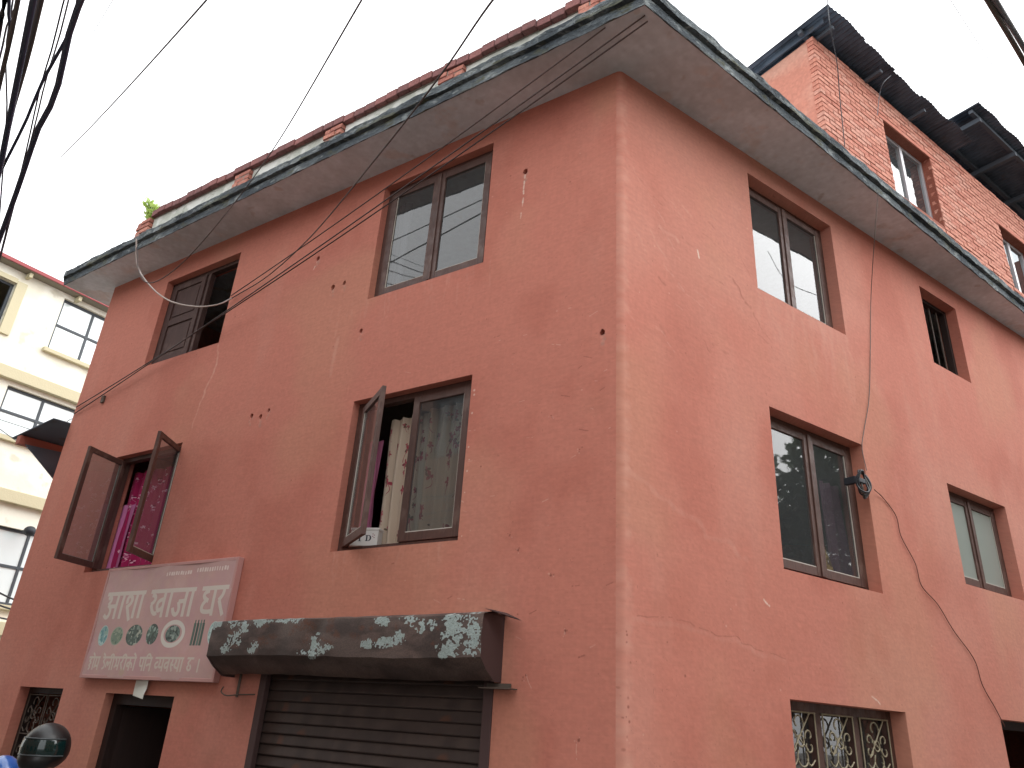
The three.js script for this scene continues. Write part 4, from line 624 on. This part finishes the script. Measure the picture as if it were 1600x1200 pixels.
cable('overhead_wire', sagLine(atPx(215, -65, 6), atPx(85, 150, 15), 0.05), 0.004, matCableGrey, 'faintest thin wire right next to the thick cable bundle');
cable('overhead_wire', sagLine(atPx(1450, -55, 6), atPx(1640, 235, 12), 0.05), 0.0035, matCableGrey, 'faint thin wire in the sky beyond the rooftop sheets');
// bundle overhead
const bundle = [[[[150, -60], [127, 0], [110, 45], [86, 150], [62, 195], [26, 300], [-10, 400], [-40, 500]], 8.5, matCableBlue, 3.0], [[[128, -30], [113, 40], [66, 128], [40, 190], [4, 262], [-30, 330]], 4.5, matCableBlue, 3.2], [[[112, -40], [100, 0], [80, 80], [62, 140], [40, 240], [10, 360]], 2.2, matCableDark, 3.6], [[[116, -40], [107, 0], [92, 60], [76, 110], [70, 130], [56, 190], [30, 290]], 2.2, matCableGrey, 3.7], [[[66, -60], [52, 0], [38, 70], [26, 130], [12, 200], [-4, 280], [-20, 350]], 8, matCableBlue, 3.1], [[[78, -50], [65, 0], [46, 80], [32, 130], [18, 180], [4, 250], [-16, 330]], 6, matCableBrown, 3.15], [[[72, -50], [59, 0], [43, 70], [24, 140], [10, 200], [0, 250]], 2.4, matCableGrey, 3.2], [[[40, -60], [28, 0], [16, 60], [2, 120], [-16, 200]], 6, matCableBrown, 3.1], [[[20, -60], [14, 0], [14, 28], [18, 55], [10, 90], [0, 130], [-12, 180]], 4, matCableBlue, 3.3], [[[12, -50], [7, 0], [0, 40], [-10, 100]], 6, matCableDark, 3.3], [[[26, -40], [18, 15], [10, 70], [9, 110], [11, 160], [8, 220], [2, 300]], 2.2, matCableGrey, 3.8], [[[36, -40], [24, 10], [12, 35], [2, 80], [-10, 130]], 2.5, matCableGrey, 3.5]];
bundle.forEach(([pp, wpx, mat, t0]) => { const last = pp[pp.length - 1][1]; const pts = pp.map(([x, y]) => atPx(x, y, t0 + 1.6 * clamp((y + 60) / 460))); pts.unshift(pts[0].clone().add(pts[0].clone().sub(pts[1]).normalize().multiplyScalar(2.2))); pts.push(pts[pts.length - 1].clone().add(pts[pts.length - 1].clone().sub(pts[pts.length - 2]).normalize().multiplyScalar(4))); const thick = wpx > 5 ? 'thick' : wpx > 3 ? 'middling' : 'thin', hue = mat === matCableBlue ? 'blue black' : mat === matCableBrown ? 'brown' : mat === matCableGrey ? 'grey' : 'black'; cable('overhead_cable', pts, wpx / FPX * t0 / 2 * 1.4, mat, `${thick} ${hue} cable in the overhead bundle running above the street`, 'overhead cable bundle', 50); });
cable('overhead_cable', [atPx(1490, -90, 2.6), atPx(1543, 0, 2.8), atPx(1600, 96, 3.1), atPx(1680, 240, 3.6)], 0.0105, matCableBrown, 'thick brown cable overhead beyond the rooftop sheets', null);
cable('overhead_cable', [atPx(1505, -88, 2.6), atPx(1555, 0, 2.8), atPx(1603, 80, 3.1), atPx(1690, 230, 3.6)], 0.011, matCableGrey, 'thick grey cable overhead running beside a brown one', null);
// wire down the wall beside the coil
{
  const w = (x, y, o = 0.012) => pxR(x, y, o);
  cable('wall_wire', [pxR(1372, 300, 0.58), w(1366, 378, 0.4), w(1361, 462, 0.05), w(1360, 540), w(1358, 620), w(1350, 672), w(1347, 700, 0.03), w(1354, 735, 0.06)], 0.004, matCableBrown, 'thin wire dropping down the wall from the eaves to the cable coil');
  cable('wall_wire', [w(1366, 765, 0.05), w(1380, 778), w(1400, 806), w(1408, 838), w(1430, 880), w(1440, 915), w(1465, 944), w(1490, 985), w(1522, 1030), w(1535, 1070), w(1556, 1108), w(1570, 1135)], 0.0042, M({ color: 0x6a3f34 }), 'brown wire wandering down the wall from the coil to the doorway');
  const co = thing('cable_coil', 'coil of black cable hung at the edge of the window', 'cable coil'); co.position.copy(w(1352, 755, 0.06)); co.rotation.y = HALF;
  for (let k = 0; k < 5; k++) { const pts = []; const rx = 0.085 + rr(-0.012, 0.012), ry = 0.115 + rr(-0.012, 0.012), cx = rr(-0.02, 0.02) - k * 0.016, cy = rr(-0.02, 0.02); for (let q = 0; q < 16; q++) { const a = q / 16 * 6.2832; pts.push(V(cx + rx * Math.cos(a), cy + ry * Math.sin(a), (k - 2) * 0.012 + 0.02 * Math.sin(a * 2 + k))); } mesh('loop', tube(pts, 0.0085, 48, 6, true), [matCableDark, matCableBrown][k % 2], co); }
  mesh('tie', [box(-0.15, -0.02, -0.02, 0.03, -0.03, 0.02, 0.01), box(-0.16, -0.12, -0.03, 0.04, -0.12, 0.0, 0.006)], matCableDark, co);
  cable('roof_wire', [atPx(1292, -60, 9.0), pxR(1293, 0, 0.42), pxR(1297, 40, 0.40), pxR(1308, 100, 0.22), pxR(1312, 150, 0.1), pxR(1320, 228, 0.05)], 0.006, matCableDark, 'dark aerial wire hanging down over the brick corner of the rooftop room', null, 50);
  cable('roof_wire', [pxR(1392, 118, 0.28), pxR(1380, 130, 0.2), pxR(1374, 150, 0.1), pxR(1371, 180, 0.05)], 0.005, matCableGrey, 'short grey wire hanging from the corrugated edge beside the rooftop window', null, 30);
}

/* ------------------------------------------------------------------ cream neighbour across the lane */
const ND = 15.5;
{
  const nb = thing('neighbour_building', 'cream rendered building with grey glazed windows and red roof edge behind the corner house', 'building');
  // local x runs away from the street (direction -nl), z points to the lane (-dl)
  const ox = dl.clone().multiplyScalar(ND); nb.position.set(ox.x, EYE, ox.z); nb.rotation.y = Math.atan2(-(-nl.z), -nl.x) ;
  const cream = M({ map: dataTex(256, 256, (u, v) => { const a = tfbm(u, v, 5, 5); let c = mixc([240, 237, 222], [228, 223, 204], sm(0.4, 0.7, a)); return mixc(c, [180, 172, 146], sm(0.66, 0.8, tfbm(u, v + 0.4, 10, 4)) * 0.4); }, true, 0.3, 0.3), bumpMap: bumpRep(0.7, 0.7), bumpScale: 0.006 }), band = M({ color: 0xc6bd9e, bumpMap: bumpRep(1, 1), bumpScale: 0.006 }), dark = M({ color: 0x3a4046, roughness: 0.5 }), redE = M({ color: 0x9a4a4c, roughness: 0.7 });
  const glassN = P({ color: 0xdfe9e9, roughness: 0.12, metalness: 0, ior: 1.9 });
  const X0 = -3.2, X1 = 9;
  const holes = [[-0.9, 1.18, 7.32, 8.45], [2.24, 4.4, 7.30, 8.66], [1.75, 4.6, 5.08, 6.18], [-1.6, 1.0, 5.08, 6.18], [2.5, 4.6, 1.7, 3.25], [-1.4, 1.2, 1.7, 3.25], [2.5, 4.6, -1, 0.9]];
  const s = new THREE.Shape(); s.moveTo(X0, LB); s.lineTo(X1, LB); s.lineTo(X1, 8.78); s.lineTo(X0, 8.78); s.closePath();
  for (const [a, b, c, d] of holes) { const p = new THREE.Path(); p.moveTo(a, c); p.lineTo(a, d); p.lineTo(b, d); p.lineTo(b, c); p.closePath(); s.holes.push(p); }
  const g = new THREE.ExtrudeGeometry(s, { depth: 0.25, bevelEnabled: false }); g.translate(0, 0, -0.25); mesh('wall', g, cream, nb);
  mesh('wall', box(X0, X0 + 0.25, LB, 8.78, -7, -0.251, 0), cream, nb); mesh('wall', box(X1 - 0.25, X1, LB, 8.78, -7, -0.251, 0), cream, nb); mesh('wall', box(X0, X1, LB, 8.78, -7.25, -7, 0), cream, nb);
  for (const y of [6.28, 3.72, 1.1]) mesh('floor_band', box(X0 - 0.05, X1, y, y + 0.26, -0.2, 0.16, 0.01), band, nb);
  mesh('floor_slab', box(X0 + 0.3, X1 - 0.3, 6.3, 6.5, -6.9, -0.26, 0), band, nb); mesh('floor_slab', box(X0 + 0.3, X1 - 0.3, 3.75, 3.95, -6.9, -0.26, 0), band, nb);
  const rf = mesh('roof', box(X0 - 0.4, X1, 8.785, 8.84, -7.4, 0.26, 0.01), M({ color: 0x857e70 }), nb); mesh('edge_trim', box(X0 - 0.42, X1, 8.79, 8.88, 0.262, 0.29, 0.01), redE, nb);
  for (let x = -1; x < 6; x += 1.15) mesh('bracket', box(x, x + 0.08, 8.66, 8.78, 0.002, 0.2, 0.01), band, nb);
  holes.forEach(([a, b, c, d], k) => {
    const w = new THREE.Group(); w.name = 'window'; nb.add(w); const f = 0.06, z = -0.08, bars = [box(a, a + f, c, d, z - 0.06, z), box(b - f, b, c, d, z - 0.06, z), box(a + f, b - f, d - f, d, z - 0.058, z - 0.002), box(a + f, b - f, c, c + f, z - 0.058, z - 0.002)];
    if (k === 0) { mesh('surround', [box(b + 0.002, b + 0.22, c - 0.1, d + 0.08, 0.001, 0.06, 0.01), box(a - 0.2, b + 0.002, d + 0.002, d + 0.12, 0.001, 0.06, 0.01)], band, w); mesh('frame', bars, dark, w); return; }
    const my = c + (d - c) * 0.5; bars.push(box(a + f, b - f, my - 0.03, my + 0.03, z - 0.056, z - 0.004)); const nv = Math.max(1, Math.round((b - a) / 0.8)), xs = []; for (let q = 1; q < nv; q++) xs.push(a + (b - a) * q / nv); if (k === 1) { xs.length = 0; xs.push(a + 0.78, a + 1.5); } if (k === 2) { xs.length = 0; xs.push(a + 0.83, a + 1.75); }
    for (const x of xs) bars.push(box(x - 0.03, x + 0.03, c + f, d - f, z - 0.054, z - 0.006)); mesh('frame', bars, dark, w); mesh('sill', box(a - 0.1, b + 0.1, c - 0.1, c - 0.002, 0.001, 0.12, 0.01), band, w);
    const ex = [a + f / 2, ...xs, b - f / 2]; for (let q = 0; q + 1 < ex.length; q++) for (const [p0, p1] of [[c + f / 2, my], [my, d - f / 2]]) mesh('pane', box(ex[q], ex[q + 1], p0, p1, z - 0.035, z - 0.028, 0), glassN, w);
    if (k === 2) { const gr = []; for (let q = 0; q < 4; q++) { gr.push(tube(spiral(a + 1.2 + q * 0.4, lerp(c, d, 0.35 + 0.25 * (q % 2)), 0.22, 0.2, 0, 6.28, 16), 0.008, 32, 4)); } gr.push(tube([V(a, c + 0.3, 0), V(b, c + 0.3, 0)], 0.008, 2, 4)); const m = mesh('grille', gr, dark, w); m.position.z = 0.03; }
  });
  const lamp = thing('wall_lamp', 'small black lamp on the cream building below the tin canopy', 'lamp'); lamp.position.copy(nb.position); lamp.rotation.y = nb.rotation.y;
  mesh('arm', box(2.97, 3.03, 3.2, 3.24, 0.002, 0.2, 0.004), matCableDark, lamp); const lg = new THREE.SphereGeometry(0.12, 16, 12); lg.scale(1, 0.9, 1); lg.translate(3.0, 3.2, 0.32); mesh('shade', lg, matCableDark, lamp);
  for (let k = 0; k < 3; k++) cable('lane_wire', sagLine(atPx(-60, 885 + k * 28, 11), atPx(70, 950 + k * 10, 13), 0.1), 0.014, matCableDark, 'dark wire slung along the lane before the cream building', 'wires along the lane');
  cable('lane_wire', sagLine(atPx(-40, 640, 12), atPx(110, 740, 15), 0.05), 0.008, matCableGrey, 'thin wire crossing the lower windows of the cream building');
}
{ // tin canopy on the lane side of the corner house
  const cp = thing('tin_canopy', 'dark tin canopy on a reddish beam, fixed to the lane side of the corner house', 'canopy');
  const onU = (x, y, u) => onPlane(x, y, dl, u);
  const A = onU(18, 685, 9.3), B = onU(100, 707, 9.3); const C2 = A.clone().addScaledVector(dl, -1.05).add(V(0, 0.12, 0)), D2 = B.clone().addScaledVector(dl, -1.05).add(V(0, 0.12, 0));
  const quad = (a, b, c, d, th) => { const g = new THREE.BufferGeometry(), pos = []; const up = V(0, th, 0); const T = [a, b, c, d].map(v => v.clone().add(up)); const f = (p, q, r) => { for (const v of [p, q, r]) pos.push(v.x, v.y, v.z); }; f(a, c, b); f(b, c, d); f(T[0], T[1], T[2]); f(T[1], T[3], T[2]); f(a, b, T[0]); f(b, T[1], T[0]); f(c, T[2], d); f(d, T[2], T[3]); f(a, T[0], c); f(c, T[0], T[2]); f(b, d, T[1]); f(d, T[3], T[1]); g.setAttribute('position', new THREE.Float32BufferAttribute(pos, 3)); g.computeVertexNormals(); return g; };
  mesh('sheet', quad(A, B, C2, D2, 0.015), matTin, cp);
  const bm = A.clone().lerp(C2, 0.16), bn = B.clone().lerp(D2, 0.16); bm.y -= 0.13; bn.y -= 0.13;
  mesh('beam', quad(bm, bn, bm.clone().addScaledVector(dl, -0.1), bn.clone().addScaledVector(dl, -0.1), 0.12), M({ color: 0x9a5a4c }), cp);
  const e0 = bm.clone().lerp(bn, 0.1).addScaledVector(dl, -0.12), e1 = bn.clone().addScaledVector(dl, -0.12).add(V(0, -0.5, 0)), e2 = bn.clone().addScaledVector(dl, -0.12).add(V(0, 0.03, 0)); 
  { const g = new THREE.BufferGeometry(), th = dl.clone().multiplyScalar(-0.02), pos = []; const f = (...v) => v.forEach(q => pos.push(q.x, q.y, q.z)); f(e0, e1, e2); const q0 = e0.clone().add(th), q1 = e1.clone().add(th), q2 = e2.clone().add(th); f(q0, q2, q1); f(e0, q0, e1); f(e1, q0, q1); g.setAttribute('position', new THREE.Float32BufferAttribute(pos, 3)); g.computeVertexNormals(); mesh('bracket_plate', g, matTin, cp); }
}

/* ------------------------------------------------------------------ what faces the house across the street (shades it and shows in the panes) */
function plainHouse(name, label, pos, rot, w, d, h, cols, rows, mat) {
  const o = thing(name, label, 'house'); o.position.copy(pos); o.rotation.y = rot;
  const s = new THREE.Shape(); s.moveTo(0, 0); s.lineTo(w, 0); s.lineTo(w, h); s.lineTo(0, h); s.closePath(); const holes = [];
  for (let r = 0; r < rows; r++) for (let c = 0; c < cols; c++) { const cw = w / cols, a = c * cw + cw * 0.28, b = c * cw + cw * 0.72, y0 = r * (h / rows) + 0.95, y1 = y0 + 1.25; holes.push([a, b, y0, y1]); const p = new THREE.Path(); p.moveTo(a, y0); p.lineTo(a, y1); p.lineTo(b, y1); p.lineTo(b, y0); p.closePath(); s.holes.push(p); }
  const g = new THREE.ExtrudeGeometry(s, { depth: 0.24, bevelEnabled: false }); g.translate(0, 0, -0.24); mesh('wall', g, mat, o);
  mesh('wall', box(0, 0.24, 0, h, -d, -0.241, 0), mat, o); mesh('wall', box(w - 0.24, w, 0, h, -d, -0.241, 0), mat, o); mesh('wall', box(0.24, w - 0.24, 0, h, -d, -d + 0.24, 0), mat, o);
  mesh('roof', box(-0.3, w + 0.3, h + 0.002, h + 0.2, -d - 0.2, 0.45, 0.02), matSoffit, o);
  holes.forEach(([a, b, c, e]) => { const wd = new THREE.Group(); wd.name = 'window'; o.add(wd); mesh('frame', [box(a, a + 0.06, c, e, -0.16, -0.09), box(b - 0.06, b, c, e, -0.16, -0.09), box(a + 0.06, b - 0.06, e - 0.06, e, -0.158, -0.092), box(a + 0.06, b - 0.06, c, c + 0.06, -0.158, -0.092), box((a + b) / 2 - 0.04, (a + b) / 2 + 0.04, c + 0.05, e - 0.05, -0.156, -0.094)], matWood, wd); mesh('pane', box(a + 0.05, b - 0.05, c + 0.05, e - 0.05, -0.13, -0.125, 0), matGlass, wd); });
  return o;
}
const brickOld = M({ map: dataTex(256, 256, (u, v) => mixc([150, 108, 88], [116, 84, 70], tfbm(u, v, 8, 5)), true, 0.5, 0.5), bumpMap: bumpRep(1, 1), bumpScale: 0.01 });
const greyRender = M({ map: dataTex(256, 256, (u, v) => mixc([150, 144, 132], [116, 110, 102], tfbm(u, v, 6, 5)), true, 0.4, 0.4), bumpMap: bumpRep(1, 1), bumpScale: 0.01 });
{
  const rot = Math.PI - HALF;   // faces the shop facade across the street
  const p1 = L(-0.4, -EYE, 5.75); plainHouse('brick_house', 'plain brown house facing the shop facade from across the street', p1.clone().addScaledVector(dl, 0.6), rot, 7.2, 6, 8.4, 4, 3, brickOld).rotation.y = rot;
  const p2 = p1.clone().addScaledVector(dl, 8.1); plainHouse('grey_house', 'plain grey house facing the far end of the shop facade', p2, rot, 7.0, 6, 8.8, 3, 3, greyRender);
}
{ const q = V(2.0, 0, 7.5); plainHouse('added_ochre_house', 'unseen plain ochre house added across the side street to shade the grille window side', q.clone().addScaledVector(dr, 9), Math.PI + HALF, 9, 6, 8.4, 4, 3, M({ map: dataTex(256, 256, (u, v) => mixc([168, 146, 112], [136, 116, 90], tfbm(u, v, 6, 5)), true, 0.4, 0.4), bumpMap: bumpRep(1, 1), bumpScale: 0.01 })); }  // added house out of view, placed to darken the low side facade
function tree(base, h, cr, label, sd) {
  seed = sd; const t = thing('broadleaf_tree', label, 'tree', 'trees mirrored in the lower window panes'); t.position.copy(base);
  const g = [new THREE.CylinderGeometry(0.1, 0.22, h * 0.6, 9, 4).translate(0, h * 0.3, 0)], clumps = [];
  for (let k = 0; k < 16; k++) { const a = rnd() * 6.28, r = cr * Math.sqrt(rnd()) * 0.85, y = h * rr(0.25, 0.93); const c = V(Math.cos(a) * r * (1.25 - y / h * 0.7), y, Math.sin(a) * r * (1.25 - y / h * 0.7)); clumps.push(c); g.push(tube([V(0, h * 0.35 + k * 0.05, 0), c.clone().multiplyScalar(0.5).add(V(0, h * 0.22, 0)), c], 0.04, 8, 5)); }
  mesh('trunk', g, M({ color: 0x4b3f34 }), t);
  mesh('crown', leafCloud(11000, 0.26, k => { const c = clumps[k % 16]; const d = V(rr(-1, 1), rr(-1, 1), rr(-1, 1)); if (d.length() > 1) d.normalize(); return c.clone().addScaledVector(d, cr * 0.42); }), leafMat(new THREE.Color(0.06, 0.09, 0.04)), t);
}
tree(V(15, 0, 1.4), 9.6, 3.0, 'leafy dark green tree across the side street', 101); tree(V(16, 0, -2.2), 9.4, 3.0, 'leafy dark green tree across the side street', 202); tree(V(15.5, 0, -6.0), 8.2, 2.8, 'leafy dark green tree across the side street', 303); tree(V(17, 0, 5.4), 9.2, 3.0, 'leafy dark green tree across the side street', 404);

/* ------------------------------------------------------------------ people with helmets */
function sdfMesh(bones, size, res, centre, k) {
  const mc = new MarchingCubes(res, new THREE.MeshStandardMaterial(), false, false, 120000); mc.isolation = 0; const hs = res / 2, f = mc.field;
  for (let z = 0; z < res; z++) for (let y = 0; y < res; y++) for (let x = 0; x < res; x++) {
    const px = centre.x + (x - hs) / hs * size, py = centre.y + (y - hs) / hs * size, pz = centre.z + (z - hs) / hs * size; let d = 1e3;
    for (const b of bones) { const [ax, ay, az, bx, by, bz, r0, r1, sx = 1] = b; const ex = bx - ax, ey = by - ay, ez = bz - az, l2 = ex * ex + ey * ey + ez * ez; let t = l2 > 0 ? ((px - ax) * ex + (py - ay) * ey + (pz - az) * ez) / l2 : 0; t = t < 0 ? 0 : t > 1 ? 1 : t; const dx = (px - ax - t * ex) / sx, dy = py - ay - t * ey, dz = pz - az - t * ez; const q = Math.sqrt(dx * dx + dy * dy + dz * dz) - (r0 + (r1 - r0) * t); if (q > 0.3 && d < 0.2) continue; const h = clamp(0.5 + 0.5 * (d - q) / k); d = d * (1 - h) + q * h - k * h * (1 - h); }
    f[x + y * res + z * res * res] = -d;
  }
  mc.update(); const n = mc.count, g = new THREE.BufferGeometry(); const p = new Float32Array(mc.positionArray.slice(0, n * 3)), nn = new Float32Array(mc.normalArray.slice(0, n * 3));
  for (let i = 0; i < n; i++) { p[3 * i] = centre.x + p[3 * i] * size; p[3 * i + 1] = centre.y + p[3 * i + 1] * size; p[3 * i + 2] = centre.z + p[3 * i + 2] * size; }
  g.setAttribute('position', new THREE.BufferAttribute(p, 3)); g.setAttribute('normal', new THREE.BufferAttribute(nn, 3)); return g;
}
function makePerson(label, jacket, shell, visorTint) {
  const o = thing('person', label, 'person');
  const B = []; const bone = (a, b, r0, r1, s) => B.push([...a, ...b, r0, r1, s ?? 1]);
  bone([0, 0.98, 0], [0, 1.2, 0.01], 0.125, 0.12, 1.35); bone([0, 1.2, 0.01], [0, 1.4, -0.01], 0.13, 0.1, 1.5); bone([0, 1.42, -0.01], [0, 1.58, 0.02], 0.065, 0.06); bone([0, 1.6, 0.03], [0, 1.68, 0.03], 0.085, 0.09);
  for (const s of [-1, 1]) { bone([s * 0.19, 1.4, 0], [s * 0.24, 1.12, -0.02], 0.062, 0.048); bone([s * 0.24, 1.12, -0.02], [s * 0.25, 0.88, 0.1], 0.046, 0.036); bone([s * 0.1, 0.95, 0], [s * 0.11, 0.52, 0.02 * s + 0.02], 0.095, 0.062); bone([s * 0.11, 0.52, 0.02 * s + 0.02], [s * 0.115, 0.1, -0.02], 0.06, 0.042); bone([s * 0.115, 0.06, -0.04], [s * 0.13, 0.045, 0.15], 0.045, 0.036, 1.1); }
  const body = sdfMesh(B, 0.92, 132, V(0, 0.88, 0), 0.035);
  const hb = []; const hbone = (a, b, r0, r1) => hb.push([...a, ...b, r0, r1, 1]); hbone([0, 0.02, 0], [0, -0.06, 0.01], 0.028, 0.034); hbone([0, -0.03, -0.022], [0, -0.07, -0.028], 0.018, 0.014); hbone([0, -0.03, 0.022], [0, -0.07, 0.032], 0.018, 0.014);
  for (let q = 0; q < 4; q++) { const z = -0.03 + q * 0.021, l = [0.052, 0.066, 0.07, 0.06][q]; hbone([0, -0.075, z], [-0.012, -0.075 - l * 0.55, z], 0.0095, 0.009); hbone([-0.012, -0.075 - l * 0.55, z], [-0.035, -0.075 - l, z], 0.009, 0.0075); } hbone([0, -0.02, 0.03], [-0.02, -0.05, 0.058], 0.012, 0.01); hbone([-0.02, -0.05, 0.058], [-0.034, -0.085, 0.058], 0.01, 0.008);
  const hand = sdfMesh(hb, 0.12, 60, V(-0.01, -0.065, 0.01), 0.008);
  const gm = []; const col = (g, fn) => { const p = g.attributes.position, c = new Float32Array(p.count * 3); for (let i = 0; i < p.count; i++) { const q = fn(p.getX(i), p.getY(i)); c.set(q, 3 * i); } g.setAttribute('color', new THREE.BufferAttribute(c, 3)); return g; };
  const skin = [0.32, 0.17, 0.11], jk = jacket, trou = [0.03, 0.035, 0.05], shoe = [0.02, 0.02, 0.02];
  gm.push(col(body, (x, y) => y > 1.475 ? skin : y > 0.9 ? jk : y > 0.09 ? trou : shoe));
  for (const s of [-1, 1]) { const h = hand.clone(); if (s > 0) { h.scale(-1, 1, 1); const a = h.attributes; for (const k of ['position', 'normal']) for (let i = 0; i < a[k].count; i += 3) for (let c = 0; c < 3; c++) { const t = a[k].array[(i + 1) * 3 + c]; a[k].array[(i + 1) * 3 + c] = a[k].array[(i + 2) * 3 + c]; a[k].array[(i + 2) * 3 + c] = t; } } h.scale(s < 0 ? -1 : -1, 1, 1); h.rotateX(-0.45); h.translate(s * 0.25, 0.85, 0.115); gm.push(col(h, () => skin)); }
  const geo = mergeGeometries(gm.map(g => { g.deleteAttribute('uv'); return g; })); const bm = new THREE.Mesh(geo, new THREE.MeshStandardMaterial({ vertexColors: true, roughness: 0.85 })); bm.name = 'body'; bm.castShadow = bm.receiveShadow = true; o.add(bm);
  const collar = new THREE.TorusGeometry(0.085, 0.026, 8, 24); collar.rotateX(Math.PI / 2 - 0.15); collar.scale(1.1, 1.3, 1); collar.translate(0, 1.475, 0.01); mesh('collar', collar, M({ color: new THREE.Color(jk[0], jk[1], jk[2]), roughness: 0.9 }), o);
  // full-face helmet: shell with a visor opening and a chin bar
  const hc = V(0, 1.67, 0.02), Rh = 0.142; const sg = new THREE.SphereGeometry(1, 48, 36); const p = sg.attributes.position;
  for (let i = 0; i < p.count; i++) { const d = V(p.getX(i), p.getY(i), p.getZ(i)); let k = 1; const chin = sm(0.1, -0.6, d.y) * sm(0.1, 0.9, d.z); k += 0.16 * chin; k *= 1 - 0.14 * sm(-0.1, -1, d.y) * (1 - chin); k += 0.05 * sm(0, -1, d.z); const vis = sm(0.28, 0.22, Math.abs(d.y - 0.02) - 0.06) * sm(0.25, 0.4, d.z); k -= 0.03 * vis; let yy = d.y * 1.1 * k; if (yy < -0.92) yy = -0.92 - 0.1 * (yy + 0.92) * -1; p.setXYZ(i, d.x * 0.96 * k * Rh, yy * Rh, d.z * 1.08 * k * Rh); }
  sg.computeVertexNormals(); sg.translate(hc.x, hc.y, hc.z); mesh('helmet', sg, shell, o);
  const vg = new THREE.SphereGeometry(1, 32, 12, 0, Math.PI, Math.PI * 0.37, Math.PI * 0.2); vg.rotateY(0); const vp = vg.attributes.position; for (let i = 0; i < vp.count; i++) vp.setXYZ(i, vp.getX(i) * 0.985 * Rh, vp.getY(i) * 1.12 * Rh, vp.getZ(i) * 1.1 * Rh); vg.computeVertexNormals(); vg.translate(hc.x, hc.y, hc.z); mesh('visor', vg, visorTint, o);
  const rim = []; for (const a of [Math.PI * 0.37, Math.PI * 0.57]) { const pts = []; for (let q = 0; q <= 20; q++) { const t = q / 20 * Math.PI; pts.push(V(-Math.cos(t) * Math.sin(a) * 1.0 * Rh, Math.cos(a) * 1.12 * Rh, Math.sin(t) * Math.sin(a) * 1.11 * Rh).add(hc)); } rim.push(tube(pts, 0.005, 30, 5)); } mesh('visor_rim', rim, M({ color: 0x3c4244, roughness: 0.4 }), o);
  return o;
}
{
  const black = P({ color: 0x08080a, roughness: 0.5, clearcoat: 0.25, clearcoatRoughness: 0.2 }), blue = P({ color: 0x1559a8, roughness: 0.3, clearcoat: 1, clearcoatRoughness: 0.05 });
  const vis = P({ color: 0x0a2222, roughness: 0.09, ior: 1.6 });
  const p1 = makePerson('person in a grey jacket wearing a black full face helmet with dark visor', [0.12, 0.13, 0.13], black, vis); const a = atPx(74, 1170, 4.75); p1.position.set(a.x, a.y - 1.67, a.z); p1.rotation.y = -0.15;
  const p2 = makePerson('person wearing a blue helmet with a white band beside the black helmet', [0.05, 0.12, 0.3], blue, P({ color: 0xdfe6e4, roughness: 0.2, clearcoat: 1 })); const b = atPx(0, 1212, 5.2); p2.position.set(b.x, b.y - 1.67, b.z); p2.rotation.y = 0.75;
  for (const p of [p1, p2]) { const y = p.position.y; const s = (1.67 + y) / 1.67; p.scale.setScalar(s); p.position.y = 0; }
}

renderer.render(scene, camera);
